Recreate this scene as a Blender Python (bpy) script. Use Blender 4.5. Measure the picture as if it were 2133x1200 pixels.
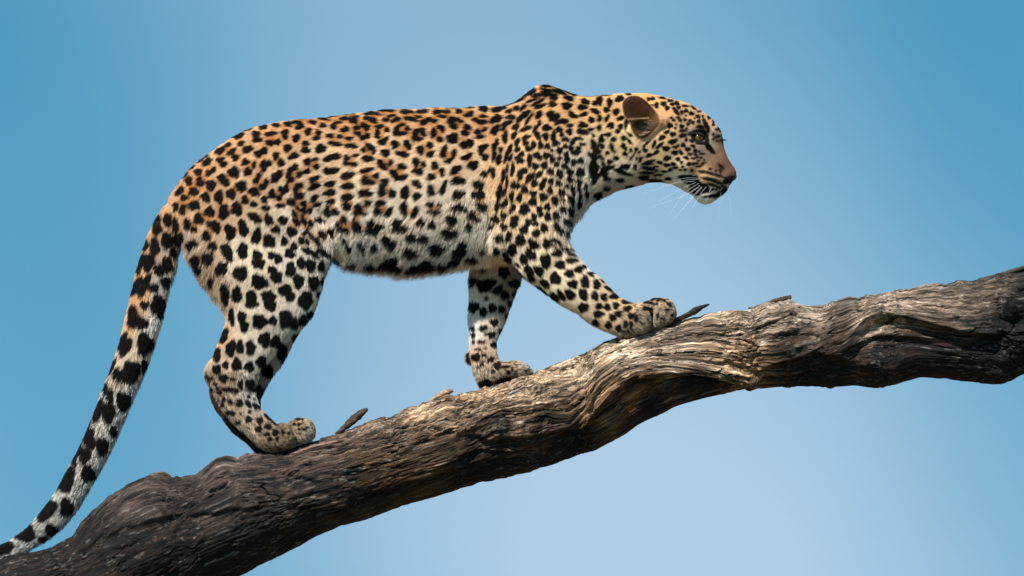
import bpy, math, random
import numpy as np
from mathutils import Vector, Matrix
from mathutils.bvhtree import BVHTree
rng = np.random.default_rng(7)
random.seed(7)
sc = bpy.context.scene
for o in list(bpy.data.objects): bpy.data.objects.remove(o)

# ---------------------------------------------------------------- camera, sky, sun
PX = 900.0            # photograph pixels per metre at the animal
DIST = 20.0           # metres from the lens to the animal
PITCH = math.radians(4.0)
CAMZ = 1.9
AXZ = CAMZ + DIST * math.tan(PITCH)      # height of the picture centre at the animal's plane
CAMY = -DIST
DA = DIST / math.cos(PITCH)              # distance along the axis
cam_d = bpy.data.cameras.new('camera'); cam = bpy.data.objects.new('camera', cam_d)
sc.collection.objects.link(cam); sc.camera = cam
cam.location = (0, CAMY, CAMZ); cam.rotation_euler = (math.pi/2 + PITCH, 0, 0)
FPX = PX * DIST                          # focal length in photograph pixels
cam_d.sensor_width = 36.0; cam_d.lens = 36.0 * FPX / 2133.0
cam_d.clip_start = 0.5; cam_d.clip_end = 20000
cam_d.dof.use_dof = True; cam_d.dof.focus_distance = DIST - 0.08; cam_d.dof.aperture_fstop = 11.0

SUN_EL, SUN_AZ = math.radians(48), math.radians(-27)   # azimuth measured from behind the camera, minus = from the left
sun_vec = Vector((math.cos(SUN_EL)*math.sin(SUN_AZ), -math.cos(SUN_EL)*math.cos(SUN_AZ), math.sin(SUN_EL)))
sl = bpy.data.lights.new('sun', 'SUN'); sl.energy = 5.0; sl.angle = math.radians(2.0); sl.color = (1.0, 0.955, 0.89)
so = bpy.data.objects.new('sun', sl); sc.collection.objects.link(so)
so.rotation_euler = (-sun_vec).to_track_quat('-Z', 'Y').to_euler(); so.location = (-6, -8, 14)

w = bpy.data.worlds.new("World"); sc.world = w; w.use_nodes = True
nt = w.node_tree; nt.nodes.clear()
N = nt.nodes.new; L = nt.links.new
out = N('ShaderNodeOutputWorld'); bg = N('ShaderNodeBackground'); bg.inputs[1].default_value = 0.10
sky = N('ShaderNodeTexSky'); sky.sky_type = 'NISHITA'; sky.sun_disc = False
sky.sun_elevation = SUN_EL; sky.sun_rotation = math.atan2(sun_vec.x, sun_vec.y)
sky.air_density = 1.0; sky.dust_density = 0.6; sky.ozone_density = 2.0
tc = N('ShaderNodeTexCoord')
# the sky is read some degrees above the line of sight: a clear, dry, deep blue down to the horizon
lift = N('ShaderNodeVectorMath'); lift.operation = 'ADD'; lift.inputs[1].default_value = (0, 0, 0.45); L(tc.outputs['Generated'], lift.inputs[0]); L(lift.outputs[0], sky.inputs[0])
hs = N('ShaderNodeVectorMath'); hs.operation = 'MULTIPLY'; hs.inputs[1].default_value = SKYTINT = (0.47, 1.27, 1.14)
L(sky.outputs[0], hs.inputs[0])
# thin high haze: broad soft bands that wander with noise, all round the sky
nz = N('ShaderNodeTexNoise'); nz.inputs['Scale'].default_value = 9.0; nz.inputs['Detail'].default_value = 3.0; nz.inputs['Roughness'].default_value = 0.45
L(tc.outputs['Generated'], nz.inputs['Vector'])
sep = N('ShaderNodeSeparateXYZ'); L(tc.outputs['Generated'], sep.inputs[0])
def math_node(op, a, b=None, clamp=False):
    m = N('ShaderNodeMath'); m.operation = op; m.use_clamp = clamp
    for i, x in enumerate((a, b)):
        if x is None: continue
        if isinstance(x, (int, float)): m.inputs[i].default_value = x
        else: L(x, m.inputs[i])
    return m.outputs[0]
nzc = math_node('SUBTRACT', nz.outputs[0], 0.5)
zc = math_node('SUBTRACT', 0.0698, sep.outputs[2])
ph = math_node('MULTIPLY', math_node('SUBTRACT', math_node('SUBTRACT', sep.outputs[0], 0.0047), math_node('MULTIPLY', zc, 0.35)), 47.0)
ph = math_node('ADD', ph, math_node('MULTIPLY', nzc, 2.4))
band = math_node('MULTIPLY', math_node('ADD', math_node('COSINE', ph), 1.0), 0.5)
low = math_node('MULTIPLY', math_node('ADD', zc, 0.030), 7.5)
low = math_node('MINIMUM', math_node('MAXIMUM', low, 0.0), 0.46)
low = math_node('MULTIPLY', low, math_node('ADD', math_node('MULTIPLY', band, 1.0), 0.32))
mask = math_node('ADD', math_node('ADD', math_node('MULTIPLY', band, 0.5), low), 0.02, clamp=True)
mx = N('ShaderNodeMix'); mx.data_type = 'RGBA'
L(mask, mx.inputs['Factor']); L(hs.outputs[0], mx.inputs['A']); mx.inputs['B'].default_value = (2.75, 3.92, 5.1, 1)
L(mx.outputs['Result'], bg.inputs[0]); L(bg.outputs[0], out.inputs[0])
sc.view_settings.view_transform = 'Standard'; sc.view_settings.look = 'None'
sc.view_settings.exposure = 0.64; sc.view_settings.gamma = 1.0; sc.view_settings.use_curve_mapping = False
try: sc.cycles_curves.shape = 'RIBBONS'; sc.cycles_curves.subdivisions = 2
except Exception: pass
sc.cycles.max_bounces = 6

# ---------------------------------------------------------------- helpers
SP, CP = math.sin(PITCH), math.cos(PITCH)
def to_world(u, v, t):
    """local animal space (photograph pixels at the animal's plane, v down, t away from the lens) to metres"""
    u = np.asarray(u, float); v = np.asarray(v, float); t = np.asarray(t, float)
    q = (600.0 - v) / FPX
    dz = q * DA / (CP - q * SP)
    return np.stack([(u - 1066.5) / PX, t / PX + 0*u, AXZ + dz], -1)
def project(P):
    d = P - np.array([0, CAMY, CAMZ])
    ax_ = d[..., 1]*CP + d[..., 2]*SP
    up_ = -d[..., 1]*SP + d[..., 2]*CP
    return 1066.5 + FPX * d[..., 0] / ax_, 600.0 - FPX * up_ / ax_
def place(pts, t0):
    """a traced outline seen at depth t0, moved to where it stands"""
    p = np.array(pts, float).copy()
    p[:, 0] = 1066.5 + (p[:, 0] - 1066.5) * (1 + t0 / FPX)
    p[:, 1] = 600 + (p[:, 1] - 600) * (1 + t0 / FPX) - t0 * SP
    return p
def shep(ctrl, U, V, p=3.0, soft=20.0):
    """smooth interpolation of control values; ctrl rows u, v, values..."""
    c = np.array(ctrl, float); nv = c.shape[1] - 2
    acc = np.zeros(U.shape + (nv,), np.float32); ws = np.zeros(U.shape, np.float32)
    for r in c:
        w_ = ((U - r[0])**2 + (V - r[1])**2 + soft*soft) ** (-p/2)
        ws += w_
        for k in range(nv): acc[..., k] += w_ * r[2+k]
    acc /= ws[..., None]
    return acc[..., 0] if nv == 1 else acc
def poly_sd(poly, U, V):
    """signed distance to a closed outline, plus inside"""
    P = np.asarray(poly, float); d = np.full(U.shape, 1e9, np.float32); ins = np.zeros(U.shape, bool)
    for i in range(len(P)):
        a = P[i]; b = P[(i+1) % len(P)]; e = b - a
        wx = U - a[0]; wy = V - a[1]
        h = np.clip((wx*e[0] + wy*e[1]) / (e@e + 1e-9), 0, 1)
        d = np.minimum(d, (wx - h*e[0])**2 + (wy - h*e[1])**2)
        if a[1] != b[1]:
            c = ((a[1] > V) != (b[1] > V)) & (U < (b[0]-a[0]) * (V-a[1]) / (b[1]-a[1]) + a[0])
            ins ^= c
    d = np.sqrt(d)
    return np.where(ins, d, -d).astype(np.float32)
def smooth_poly(p, n=6):
    """closed Catmull-Rom through traced points"""
    p = np.array(p, float); m = len(p); o = []
    for i in range(m):
        a, b, c, d = p[(i-1) % m], p[i], p[(i+1) % m], p[(i+2) % m]
        for k in range(n):
            s = k/n
            o.append(0.5*((2*b) + (c-a)*s + (2*a-5*b+4*c-d)*s*s + (-a+3*b-3*c+d)*s**3))
    return np.array(o)
def blur(a, n):
    for _ in range(n):
        a = a.copy()
        a[1:-1] = (a[:-2] + 2*a[1:-1] + a[2:]) / 4
        a[:, 1:-1] = (a[:, :-2] + 2*a[:, 1:-1] + a[:, 2:]) / 4
    return a
def new_obj(name, mesh, parent=None, mat=None):
    o = bpy.data.objects.new(name, mesh); sc.collection.objects.link(o)
    if parent: o.parent = parent
    if mat: mesh.materials.append(mat)
    return o
def np_mesh(name, verts, faces, smooth=True):
    me = bpy.data.meshes.new(name); verts = np.asarray(verts, np.float32); faces = np.asarray(faces, np.int32)
    nv, nf, k = len(verts), len(faces), faces.shape[1]
    me.vertices.add(nv); me.vertices.foreach_set('co', verts.ravel())
    me.loops.add(nf*k); me.loops.foreach_set('vertex_index', faces.ravel())
    me.polygons.add(nf); me.polygons.foreach_set('loop_start', np.arange(nf, dtype=np.int32)*k)
    me.polygons.foreach_set('loop_total', np.full(nf, k, np.int32))
    if smooth: me.polygons.foreach_set('use_smooth', np.ones(nf, bool))
    me.update(); me.validate()
    return me
def set_color(me, name, col):
    a = me.attributes.new(name, 'FLOAT_COLOR', 'POINT')
    c = np.ones((len(col), 4), np.float32); c[:, :3] = col; a.data.foreach_set('color', c.ravel())
def lin(c): 
    c = np.asarray(c, float) / 255.0
    return np.where(c <= 0.04045, c/12.92, ((c+0.055)/1.055)**2.4)
def vnoise(p, seed=0):
    """smooth value noise, p (...,3), about -1..1"""
    p = np.asarray(p, np.float64); i = np.floor(p).astype(np.int64); f = p - i; f = f*f*(3-2*f)
    def hsh(x, y, z):
        h = (x*374761393 + y*668265263 + z*2147483647 + seed*1274126177) & 0x7fffffff
        h = ((h ^ (h >> 13)) * 1274126177) & 0x7fffffff
        h = ((h ^ (h >> 15)) * 668265263) & 0x7fffffff
        return (h ^ (h >> 14)) / float(0x3fffffff) - 1.0
    r = 0
    for dx in (0, 1):
        wx = f[..., 0] if dx else 1-f[..., 0]
        for dy in (0, 1):
            wy = f[..., 1] if dy else 1-f[..., 1]
            for dz in (0, 1):
                wz = f[..., 2] if dz else 1-f[..., 2]
                r = r + wx*wy*wz*hsh(i[..., 0]+dx, i[..., 1]+dy, i[..., 2]+dz)
    return r
def fbm(p, oct=4, seed=0, gain=0.5):
    p = np.asarray(p, float); a = 1.0; r = 0; n = 0
    for k in range(oct):
        r = r + a*vnoise(p*(2.03**k) + 17.3*k, seed+k); n += a; a *= gain
    return r/n
# ---------------------------------------------------------------- the leopard's markings, plus a few shadows painted black (behind ear, under eye), traced: x y half-length half-width tilt per blot
TILES = [
(0,0,1,"812 548 16 9 0;770 552 12 8 0;700 545 12 8 0;870 556 22 10 0;925 552 14 9 10;950 540 12 9 20;735 548 9 7 0"),
(360,230,6,"820 310 80 40 10;945 235 50 15 15;1140 205 50 30 10;1050 300 50 45 0;1060 365 60 35 0;1185 300 25 25 0;860 410 45 30 30;940 485 70 42 20;700 425 40 25 25;600 500 70 38 30;740 515 65 30 35;790 585 50 42 20;600 615 52 32 15;635 670 50 36 15;440 640 70 38 40;430 565 30 12 35;340 625 40 15 25;240 705 50 18 35;150 800 50 22 40;50 895 50 28 45;325 765 50 42 0;450 780 38 38 0;515 740 42 28 50;770 770 72 68 0;915 640 50 40 30;945 765 52 50 0;1020 680 45 25 80;1080 545 55 45 0;1150 500 45 45 0;1140 690 75 45 80;1185 400 20 30 0;620 840 55 50 0;655 890 68 48 -30;205 875 50 58 0;345 890 50 62 0;480 930 65 68 0;855 930 72 50 20;860 970 60 45 0;1050 870 45 35 50;1085 810 35 35 0;1130 950 45 38 0;1175 890 30 40 0;1025 1010 70 55 -20;95 1000 70 38 45;265 1010 62 55 0;150 1085 50 38 0;415 1080 68 55 -50;735 1040 62 65 0;580 1080 55 82 0;910 1115 45 55 0;1020 1165 45 35 0;1150 1110 40 45 0;280 1170 70 50 0;50 1170 40 35 0;145 1185 35 20 0;800 1180 50 40 0;650 1185 45 20 0"),
(560,230,6,"105 185 50 25 0;250 170 50 35 5;345 145 60 20 5;395 195 60 42 25;480 95 80 12 8;560 150 55 28 -5;700 105 75 18 -10;685 188 45 28 0;800 70 90 15 8;820 200 45 38 10;870 150 50 18 5;960 235 60 35 15;960 100 60 25 0;1070 125 55 40 -15;1090 80 50 15 0;1040 35 60 15 8;1110 215 50 30 10;1180 180 30 35 0;1120 290 50 28 -10;1170 345 35 35 0;45 290 60 25 10;215 270 50 30 10;215 330 40 35 0;350 345 60 42 45;500 265 52 40 60;630 280 42 35 -50;605 345 55 28 15;30 405 45 40 0;115 395 45 35 50;240 468 58 45 40;775 315 50 32 0;895 325 42 24 0;830 415 85 30 -8;1010 350 52 25 0;1040 443 85 30 -3;1190 490 35 35 0;465 410 45 30 0;465 490 58 45 0;655 475 70 55 20;320 565 70 38 20;95 565 50 38 70;160 650 45 52 0;10 660 35 40 0;490 640 52 45 40;580 610 50 20 10;600 700 45 35 30;485 760 52 32 20;745 605 55 38 20;850 570 60 40 20;800 580 60 35 20;985 590 38 38 0;1090 560 45 22 10;985 660 50 28 -5;1080 670 45 28 0;1195 600 25 35 0;330 710 55 38 45;265 790 80 35 80;290 870 50 30 20;385 800 45 35 50;755 755 70 45 -10;840 745 55 35 30;990 810 90 42 15;1180 760 35 30 0;1190 880 28 50 0;140 790 45 50 0;80 845 50 60 0;570 855 72 32 25;580 945 78 38 25;780 915 70 38 10;775 1025 78 38 8;1000 940 88 42 5;410 930 40 35 20;350 990 75 35 80;400 1065 65 40 15;225 970 60 35 75;180 1000 60 40 -30;50 1040 48 60 0;135 1085 45 35 -40;575 1095 60 35 45;610 1170 50 30 20;980 1085 80 45 10;1180 1030 50 45 0;785 1140 55 35 15;310 1140 50 30 -60;260 1150 50 25 -50;445 1165 45 45 0;970 1180 50 30 0;1140 1180 40 30 0;150 1185 60 25 0"),
(760,210,6,"60 160 60 18 5;120 155 90 20 -12;100 235 75 38 -20;20 215 35 25 0;280 120 110 18 0;340 190 60 18 10;270 240 50 25 0;400 235 65 28 20;520 95 80 15 0;530 145 85 26 0;740 130 75 28 5;590 228 85 28 -12;680 200 45 15 0;760 260 80 35 25;870 255 45 25 5;810 225 40 20 0;920 140 70 28 10;1040 140 45 22 0;980 198 55 22 -5;900 75 50 12 0;1080 85 60 8 -5;1175 130 35 30 0;1080 250 40 50 0;1120 225 60 20 5;1120 320 50 38 -10;1190 250 20 30 0;30 330 50 40 -50;25 440 50 40 20;190 320 60 25 5;165 410 75 35 88;285 360 35 35 0;225 515 55 38 15;275 480 40 25 50;400 370 75 35 65;470 300 45 20 20;460 410 75 28 5;545 345 38 30 0;640 430 70 45 80;690 370 70 28 10;745 410 35 35 0;680 480 50 25 0;870 400 65 38 80;965 345 60 38 -40;945 480 42 38 0;1090 450 60 40 20;1100 500 65 35 -5;1150 440 25 35 0;385 545 55 50 0;540 540 60 42 -50;555 590 30 25 0;265 650 60 48 0;480 665 85 38 -8;75 580 65 40 -30;120 630 28 35 0;45 725 80 38 0;705 610 60 45 90;820 550 48 38 -40;830 665 58 40 25;995 640 85 42 75;1130 660 55 28 80;1060 750 50 32 30;200 770 45 40 20;240 820 60 45 -35;330 770 50 28 55;650 755 48 50 0;650 800 30 30 0;745 790 35 38 0;675 880 70 45 0;885 805 48 52 0;470 820 60 40 -10;370 900 55 45 -20;420 955 75 42 -15;495 950 50 35 20;975 885 36 52 0;840 945 55 45 10;1140 870 75 38 35;1150 995 55 42 10;50 860 65 28 15;150 935 42 35 30;60 1010 85 38 0;15 960 30 35 0;265 1010 50 45 0;225 1110 75 45 85;350 1145 40 50 0;655 1035 70 40 -30;510 1130 75 52 80;660 1175 50 35 20;835 1110 75 45 88;990 1090 90 35 70;50 1150 65 45 -10;1160 1160 55 40 20"),
(940,170,6,"225 320 60 12 0;105 370 48 30 0;235 410 70 32 20;415 340 60 40 -10;580 350 70 32 10;650 320 50 20 0;760 255 70 18 30;730 365 45 25 20;870 220 70 22 25;990 130 90 40 25;1080 170 70 25 10;820 330 40 30 30;910 320 50 25 40;1010 235 70 15 20;1080 265 85 20 30;1110 310 65 22 20;1170 50 35 25 0;1170 130 40 18 0;60 475 60 25 0;130 495 35 25 -20;40 555 55 38 0;20 510 25 40 0;410 432 45 22 0;310 475 40 28 0;400 505 60 30 5;350 505 30 25 0;210 570 55 38 -25;180 640 55 38 -10;570 465 80 45 25;750 440 60 30 5;905 425 100 35 38;970 470 75 18 55;1100 415 55 35 55;700 520 70 28 20;655 570 45 28 80;810 560 50 35 40;930 590 75 22 20;960 570 30 18 0;1190 575 35 40 0;1060 580 55 22 55;1110 520 35 20 80;335 630 40 38 0;420 600 48 22 30;365 690 55 25 5;555 605 75 45 50;675 690 75 32 85;785 670 50 30 55;30 690 50 35 10;40 745 50 25 0;165 790 55 50 20;245 770 45 55 0;1080 665 60 32 -60;940 690 55 25 20;930 760 38 38 0;555 790 70 32 65;540 900 75 28 85;595 970 60 38 80;620 850 28 35 0;380 850 65 40 80;430 810 45 30 20;430 940 45 42 0;825 755 52 28 65;735 845 60 28 70;965 830 40 35 0;1030 790 52 30 80;1120 790 32 48 0;830 845 38 32 40;45 900 55 30 80;205 940 75 35 25;880 905 38 30 40;830 950 35 25 0;870 990 48 30 10;980 980 80 30 88;1080 925 60 42 -35;1190 920 35 40 0;690 940 65 22 75;740 950 45 22 60;280 1045 70 55 20;1055 1055 45 40 50;1170 1040 42 45 0;70 1095 75 42 30;770 1090 75 24 85;700 1090 50 14 80;655 1150 60 22 75;515 1120 65 42 -70;420 1150 45 45 0;870 1140 55 38 80;920 1110 40 38 40;1110 1150 48 28 50;1010 1175 50 30 50;1180 680 35 35 0"),
(1100,170,6,"235 50 55 22 -10;240 105 70 15 -10;405 90 65 18 -20;550 145 80 20 -22;400 130 90 22 -15;280 160 90 32 -5;330 200 50 40 0;310 280 50 38 0;520 210 60 30 -20;720 250 55 32 -15;685 320 58 32 5;490 305 60 45 0;900 235 38 55 0;845 270 35 30 0;1025 260 35 48 0;1020 300 20 25 0;1150 215 55 35 20;770 175 70 8 0;960 165 50 10 0;290 410 55 50 0;350 450 60 40 50;320 460 50 40 0;565 418 62 32 -30;705 408 50 24 20;440 495 75 32 5;400 510 55 18 20;845 370 58 28 -25;985 355 38 30 0;1105 380 42 35 50;240 575 58 38 0;530 548 40 25 5;690 540 55 34 -5;800 478 38 35 0;900 460 40 26 75;990 462 45 20 60;1160 460 45 25 20;1040 548 40 38 0;1160 560 32 32 0;1125 620 28 28 0;390 600 42 32 0;520 625 38 40 0;685 622 70 35 -8;895 575 28 35 0;790 595 38 20 0;1010 662 38 22 0;1075 722 30 30 0;225 685 34 45 0;320 690 75 28 85;345 765 45 35 0;425 662 28 25 0;470 720 48 26 -3;600 715 45 20 10;650 705 35 18 -10;560 760 32 25 0;685 775 38 18 -5;925 720 38 40 0;930 680 20 25 0;925 800 42 28 -30;820 670 25 16 -50;830 770 50 32 -45;860 850 65 40 -50;820 930 65 38 -35;910 940 45 25 -40;1060 830 60 24 -70;830 1060 90 60 85;840 1160 60 50 0;245 808 38 35 0;395 852 38 42 0;465 805 33 28 0;540 825 30 35 0;635 825 35 20 0;300 858 20 18 0;600 880 58 34 10;240 915 60 32 5;480 910 30 42 0;490 965 35 38 0;395 950 34 25 0;305 970 35 38 0;575 1000 35 40 0;660 980 40 38 0;210 1040 45 45 0;365 1025 35 30 0;460 1045 45 30 -30;530 1120 45 35 0;655 1125 52 55 0;285 1118 42 42 0;400 1145 45 50 0;1000 890 22 20 0;1105 950 32 25 -30;1030 995 35 24 10;945 1020 28 22 0;1000 1065 75 28 8;960 1120 45 55 0;1165 1115 70 28 -20;1190 710 20 28 0;1190 800 18 30 0;1185 1060 30 25 0"),
(1030,350,6,"115 90 75 24 85;160 165 65 18 88;325 80 60 36 80;440 115 65 35 55;560 75 50 30 50;705 40 35 35 0;820 65 42 45 0;1085 45 45 50 0;950 30 35 35 0;240 200 50 35 80;290 215 45 35 0;505 180 38 45 0;600 215 50 35 75;630 150 35 28 75;710 155 34 40 0;805 180 40 38 0;955 130 48 30 -15;1065 155 32 42 0;380 260 55 35 -70;900 215 28 35 0;980 230 30 20 0;985 290 30 32 0;490 310 45 38 0;700 270 36 45 0;845 290 42 48 0;1065 245 22 50 0;1150 220 18 35 0;1160 320 22 60 0;55 300 100 30 80;215 345 65 30 88;120 290 50 18 70;315 360 60 35 70;615 352 50 52 0;760 390 45 55 0;855 395 25 22 0;960 375 60 42 -60;1075 340 22 45 0;1070 430 30 45 0;480 415 52 50 0;125 430 62 42 60;35 460 60 25 85;230 495 62 34 65;375 510 75 62 60;665 475 38 48 0;565 510 35 45 0;580 570 30 45 0;855 500 45 45 0;960 520 65 40 -75;120 585 45 48 0;20 620 45 40 0;260 625 52 42 0;240 695 48 45 0;495 605 35 45 0;665 605 38 55 0;775 580 45 52 0;425 675 40 45 0;515 690 36 30 0;120 720 45 50 0;370 760 55 52 0;620 745 45 58 0;915 650 65 42 -30;795 735 80 45 -45;930 780 55 30 40;185 820 35 42 0;165 880 35 35 0;60 870 55 52 0;520 810 52 44 0;320 895 62 75 0;490 945 80 52 -40;655 935 52 65 0;770 895 80 28 -22;750 960 30 14 -20;215 1015 60 75 0;880 995 72 25 -8;450 1075 80 55 -50;780 1052 65 50 0;955 1068 65 20 -10;20 1030 40 50 0;150 1120 80 38 -60;365 1135 45 60 0;635 1135 60 65 0;950 1145 68 35 0;820 1180 60 35 0"),
(1020,500,6,"695 215 60 45 0;700 285 58 60 0;425 235 62 42 -75;1015 248 70 36 -3;1020 165 65 20 -12;880 305 62 55 0;1105 360 52 45 0;1185 320 35 30 0;995 415 58 48 0;485 365 70 42 -45;610 375 70 50 -55;510 465 65 35 -50;815 475 80 65 -60;335 385 85 22 -45;340 300 30 14 -40;1035 545 62 50 0;1180 510 75 42 85;685 540 72 38 -38;1160 670 50 62 0;635 630 90 32 -40;805 705 65 38 -45;890 690 70 35 -55;1000 680 72 55 -45;1160 835 60 50 0"),
(1200,560,7.5,"225 72 52 36 -15;140 190 88 52 -75;315 235 80 55 -75;420 175 50 30 -25;510 310 72 30 -28;110 395 90 62 -65;285 420 72 50 -75;430 440 62 48 -65;600 425 85 38 5;620 400 60 20 -15;105 600 80 70 0;355 580 58 45 0;480 595 55 48 -60;618 572 48 55 0;760 520 60 26 -15;870 505 50 18 -15;340 705 82 55 0;800 625 62 42 10;655 700 55 50 0;565 760 60 48 -30;295 835 62 42 -35;500 870 52 55 0;650 920 45 50 0;770 860 38 52 0;855 870 25 50 0;855 735 50 45 0;930 780 30 50 0;1100 620 70 30 -5;1200 470 45 18 20;1290 480 38 22 25;1370 490 25 15 0;1110 525 60 15 -8;1185 540 30 15 0;1250 545 18 18 0;1270 725 16 30 0;1330 770 16 14 0;1380 790 12 14 0;1000 830 14 12 0;1040 860 16 10 0;1450 560 40 20 -40;1420 640 30 16 0;1500 720 22 26 0;800 970 12 12 0;745 980 14 10 0;1170 690 60 12 -60"),
(360,430,6,"40 230 70 28 88;125 45 40 55 0;265 10 70 28 0;40 20 30 30 0;465 60 68 65 0;640 75 62 80 0;810 45 70 60 0;1165 15 50 30 0;1030 130 85 55 -30;1090 170 25 35 0;1180 140 28 55 0;185 215 45 72 0;330 150 70 65 -50;265 275 40 38 0;510 215 80 45 -5;550 260 55 70 0;425 360 60 65 0;720 310 100 68 -80;870 205 50 45 0;895 300 62 65 0;1050 370 100 55 72;90 380 50 60 0;240 455 75 45 10;210 500 35 40 0;500 490 58 55 0;680 560 118 62 -65;875 550 100 62 88;1170 430 35 70 0;1055 600 60 55 0;1075 705 82 62 0;285 660 60 75 0;440 640 75 80 0;310 770 60 60 0;620 760 72 75 0;590 810 50 30 0;850 830 92 90 0;1085 935 105 85 -25;480 920 35 60 0;640 1000 50 55 0;670 1090 40 80 0;800 1090 62 100 0;990 1110 65 65 0;1165 1120 50 60 0;20 580 30 60 0"),
(540,430,6,"130 160 52 62 0;305 165 60 52 0;450 90 50 30 -60;215 280 58 46 0;415 300 70 58 -30;480 190 60 38 -45;320 425 45 58 0;135 430 70 80 0;440 490 42 50 0;385 585 68 58 -30;535 410 35 48 0;570 330 25 30 0;605 430 30 40 0;160 605 50 45 0;240 650 50 60 0;600 540 60 40 -20;690 590 60 40 -40;520 700 48 75 0;640 725 70 80 0;160 790 52 52 0;220 880 72 72 0;395 785 62 90 0;495 920 65 90 0;685 940 70 90 0;330 1040 85 75 0;390 1110 60 75 0;130 1120 80 70 0;590 1140 85 85 0;780 740 40 70 0;785 930 20 45 0;650 210 35 50 0;565 170 70 30 -60;640 340 90 20 -60;720 420 80 30 -50;790 340 60 50 -50;800 560 90 45 -35;760 170 70 30 -15;900 310 50 60 0;560 50 45 40 0;640 50 40 40 0;860 60 40 65 0;960 65 50 45 0;1070 150 48 45 0;1060 270 80 40 -15;990 220 30 40 0;1100 10 50 30 0;1190 220 20 80 0;1065 400 22 40 0;1110 480 18 50 0;500 20 60 15 -30"),
(720,400,6,"45 50 60 42 10;260 15 90 35 0;465 20 50 30 0;590 30 45 45 0;745 30 52 55 0;895 50 55 42 25;1080 10 55 30 0;25 170 50 55 0;285 130 45 35 0;170 200 52 60 0;190 250 95 38 0;450 130 65 38 10;410 230 55 55 0;545 245 75 38 50;735 200 90 48 -85;870 240 80 38 65;1065 145 50 38 0;1110 240 85 32 5;1185 150 30 35 0;150 420 65 75 0;10 340 30 30 0;15 470 30 30 0;330 380 55 45 45;350 470 85 55 5;440 410 60 38 10;645 390 78 50 70;725 445 70 42 20;950 365 55 45 15;1090 395 55 50 0;520 570 60 50 0;580 640 65 70 0;835 550 65 58 20;985 570 72 50 0;1135 690 75 65 0;820 745 85 65 0;195 640 34 45 0;230 700 30 50 0;370 680 40 60 0;610 830 80 50 0;50 690 36 45 0;1040 910 100 65 0;450 920 70 40 0;640 920 90 60 0"),
(860,370,6,"580 35 85 45 0;825 80 75 50 -15;820 200 85 50 -5;580 205 75 55 10;590 360 100 45 -5;495 510 70 65 0;865 345 75 50 -20;745 455 55 50 0;810 500 50 30 0;465 680 100 60 0;715 600 40 50 0;310 880 95 75 0;600 890 95 70 25;640 800 50 40 0;980 480 25 30 0;1040 520 35 35 0;985 600 40 35 0;1080 180 85 30 80;1060 340 60 22 85;1140 180 50 20 60;180 1080 110 70 0;750 1000 80 50 0;870 900 40 30 0"),
(400,600,6,"420 110 45 80 0;560 80 62 95 0;735 90 60 65 0;745 185 78 60 0;950 90 75 60 0;985 210 75 70 0;495 360 105 35 -85;625 350 55 60 0;655 470 55 75 0;850 410 95 88 0;1015 405 50 55 0;1150 380 55 100 0;395 600 100 50 65;485 750 105 58 78;600 735 48 82 0;735 740 60 92 0;910 640 75 92 0;1055 670 70 75 0;305 830 55 88 0;420 960 35 45 0;560 955 62 82 0;310 1015 52 62 0;715 980 62 62 0;870 915 65 75 0;1130 820 60 115 0;945 1040 75 85 0;390 1125 58 50 0;720 1175 50 40 0;505 1135 30 20 0;185 1100 20 15 0;230 1130 30 20 0;130 1005 18 25 0"),
(550,580,6,"520 270 115 78 75;290 490 75 105 0;580 450 45 55 0;490 520 60 70 0;380 560 50 75 0;120 525 45 50 0;150 780 65 75 0;390 740 35 60 0;235 920 60 100 0;50 1150 60 60 0;630 60 55 75 0;730 30 20 50 0;680 190 25 40 0"),
(400,740,5.453,"660 330 52 62 0;700 385 30 25 0;550 330 30 50 0;460 265 28 18 0;410 385 65 30 0;500 400 30 28 0;260 320 25 20 0;310 420 28 24 0;210 380 20 18 0;170 235 22 14 0;200 270 18 14 0;290 370 20 20 0;360 495 22 24 0;432 530 25 28 0;540 540 38 45 0;635 548 48 26 -55;730 580 50 28 -30;345 560 20 20 0;465 660 24 24 0;650 640 20 20 0;550 665 10 12 0;638 725 38 40 0;765 740 38 38 0;860 700 50 20 -40;755 835 40 40 0;860 810 40 30 0;930 770 40 12 -35;520 760 30 18 0;410 650 35 25 0;850 895 32 24 0;880 950 24 24 0;945 880 35 35 0;1030 870 18 28 0;965 945 14 20 0;1095 885 14 16 0;1160 785 18 16 0;1215 785 20 14 0;1200 725 25 12 0;1215 840 16 12 0;1270 840 16 12 0;1250 730 10 10 0;1300 820 12 10 0;640 470 18 18 0;760 360 30 35 0;790 410 25 40 0"),
(0,420,3,"945 125 40 18 60;985 165 30 40 0;990 100 20 22 0;1050 110 28 42 0;1100 150 20 50 0;1045 240 38 50 0;910 260 25 38 0;970 280 30 55 0;1110 230 30 40 0;925 370 45 55 0;870 390 20 50 0;1000 420 40 38 0;1045 390 35 50 0;1085 310 20 35 0;860 510 60 22 60;905 520 80 25 65;960 530 35 30 0;1035 495 32 38 0;830 560 40 20 0;990 640 48 62 0;905 640 28 30 0;835 720 35 75 0;890 755 40 38 0;1005 710 20 20 0;910 885 52 70 0;790 900 65 30 65;765 860 60 20 65;830 1050 50 70 0;790 1080 50 50 0;730 1080 25 45 0;905 1020 20 50 0;700 1030 55 15 65;660 1160 20 40 0"),
(0,800,3,"775 100 45 62 0;690 75 20 45 0;680 170 45 65 0;610 170 75 24 70;545 270 60 15 65;710 290 22 40 0;640 385 42 55 0;560 340 38 65 0;530 440 40 50 0;480 420 60 18 62;465 485 18 25 0;555 555 45 52 0;420 600 85 42 65;420 765 45 55 0;295 780 80 50 55;325 905 38 35 0;280 965 30 22 0;165 930 65 55 20;30 1020 60 40 30"),
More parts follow.
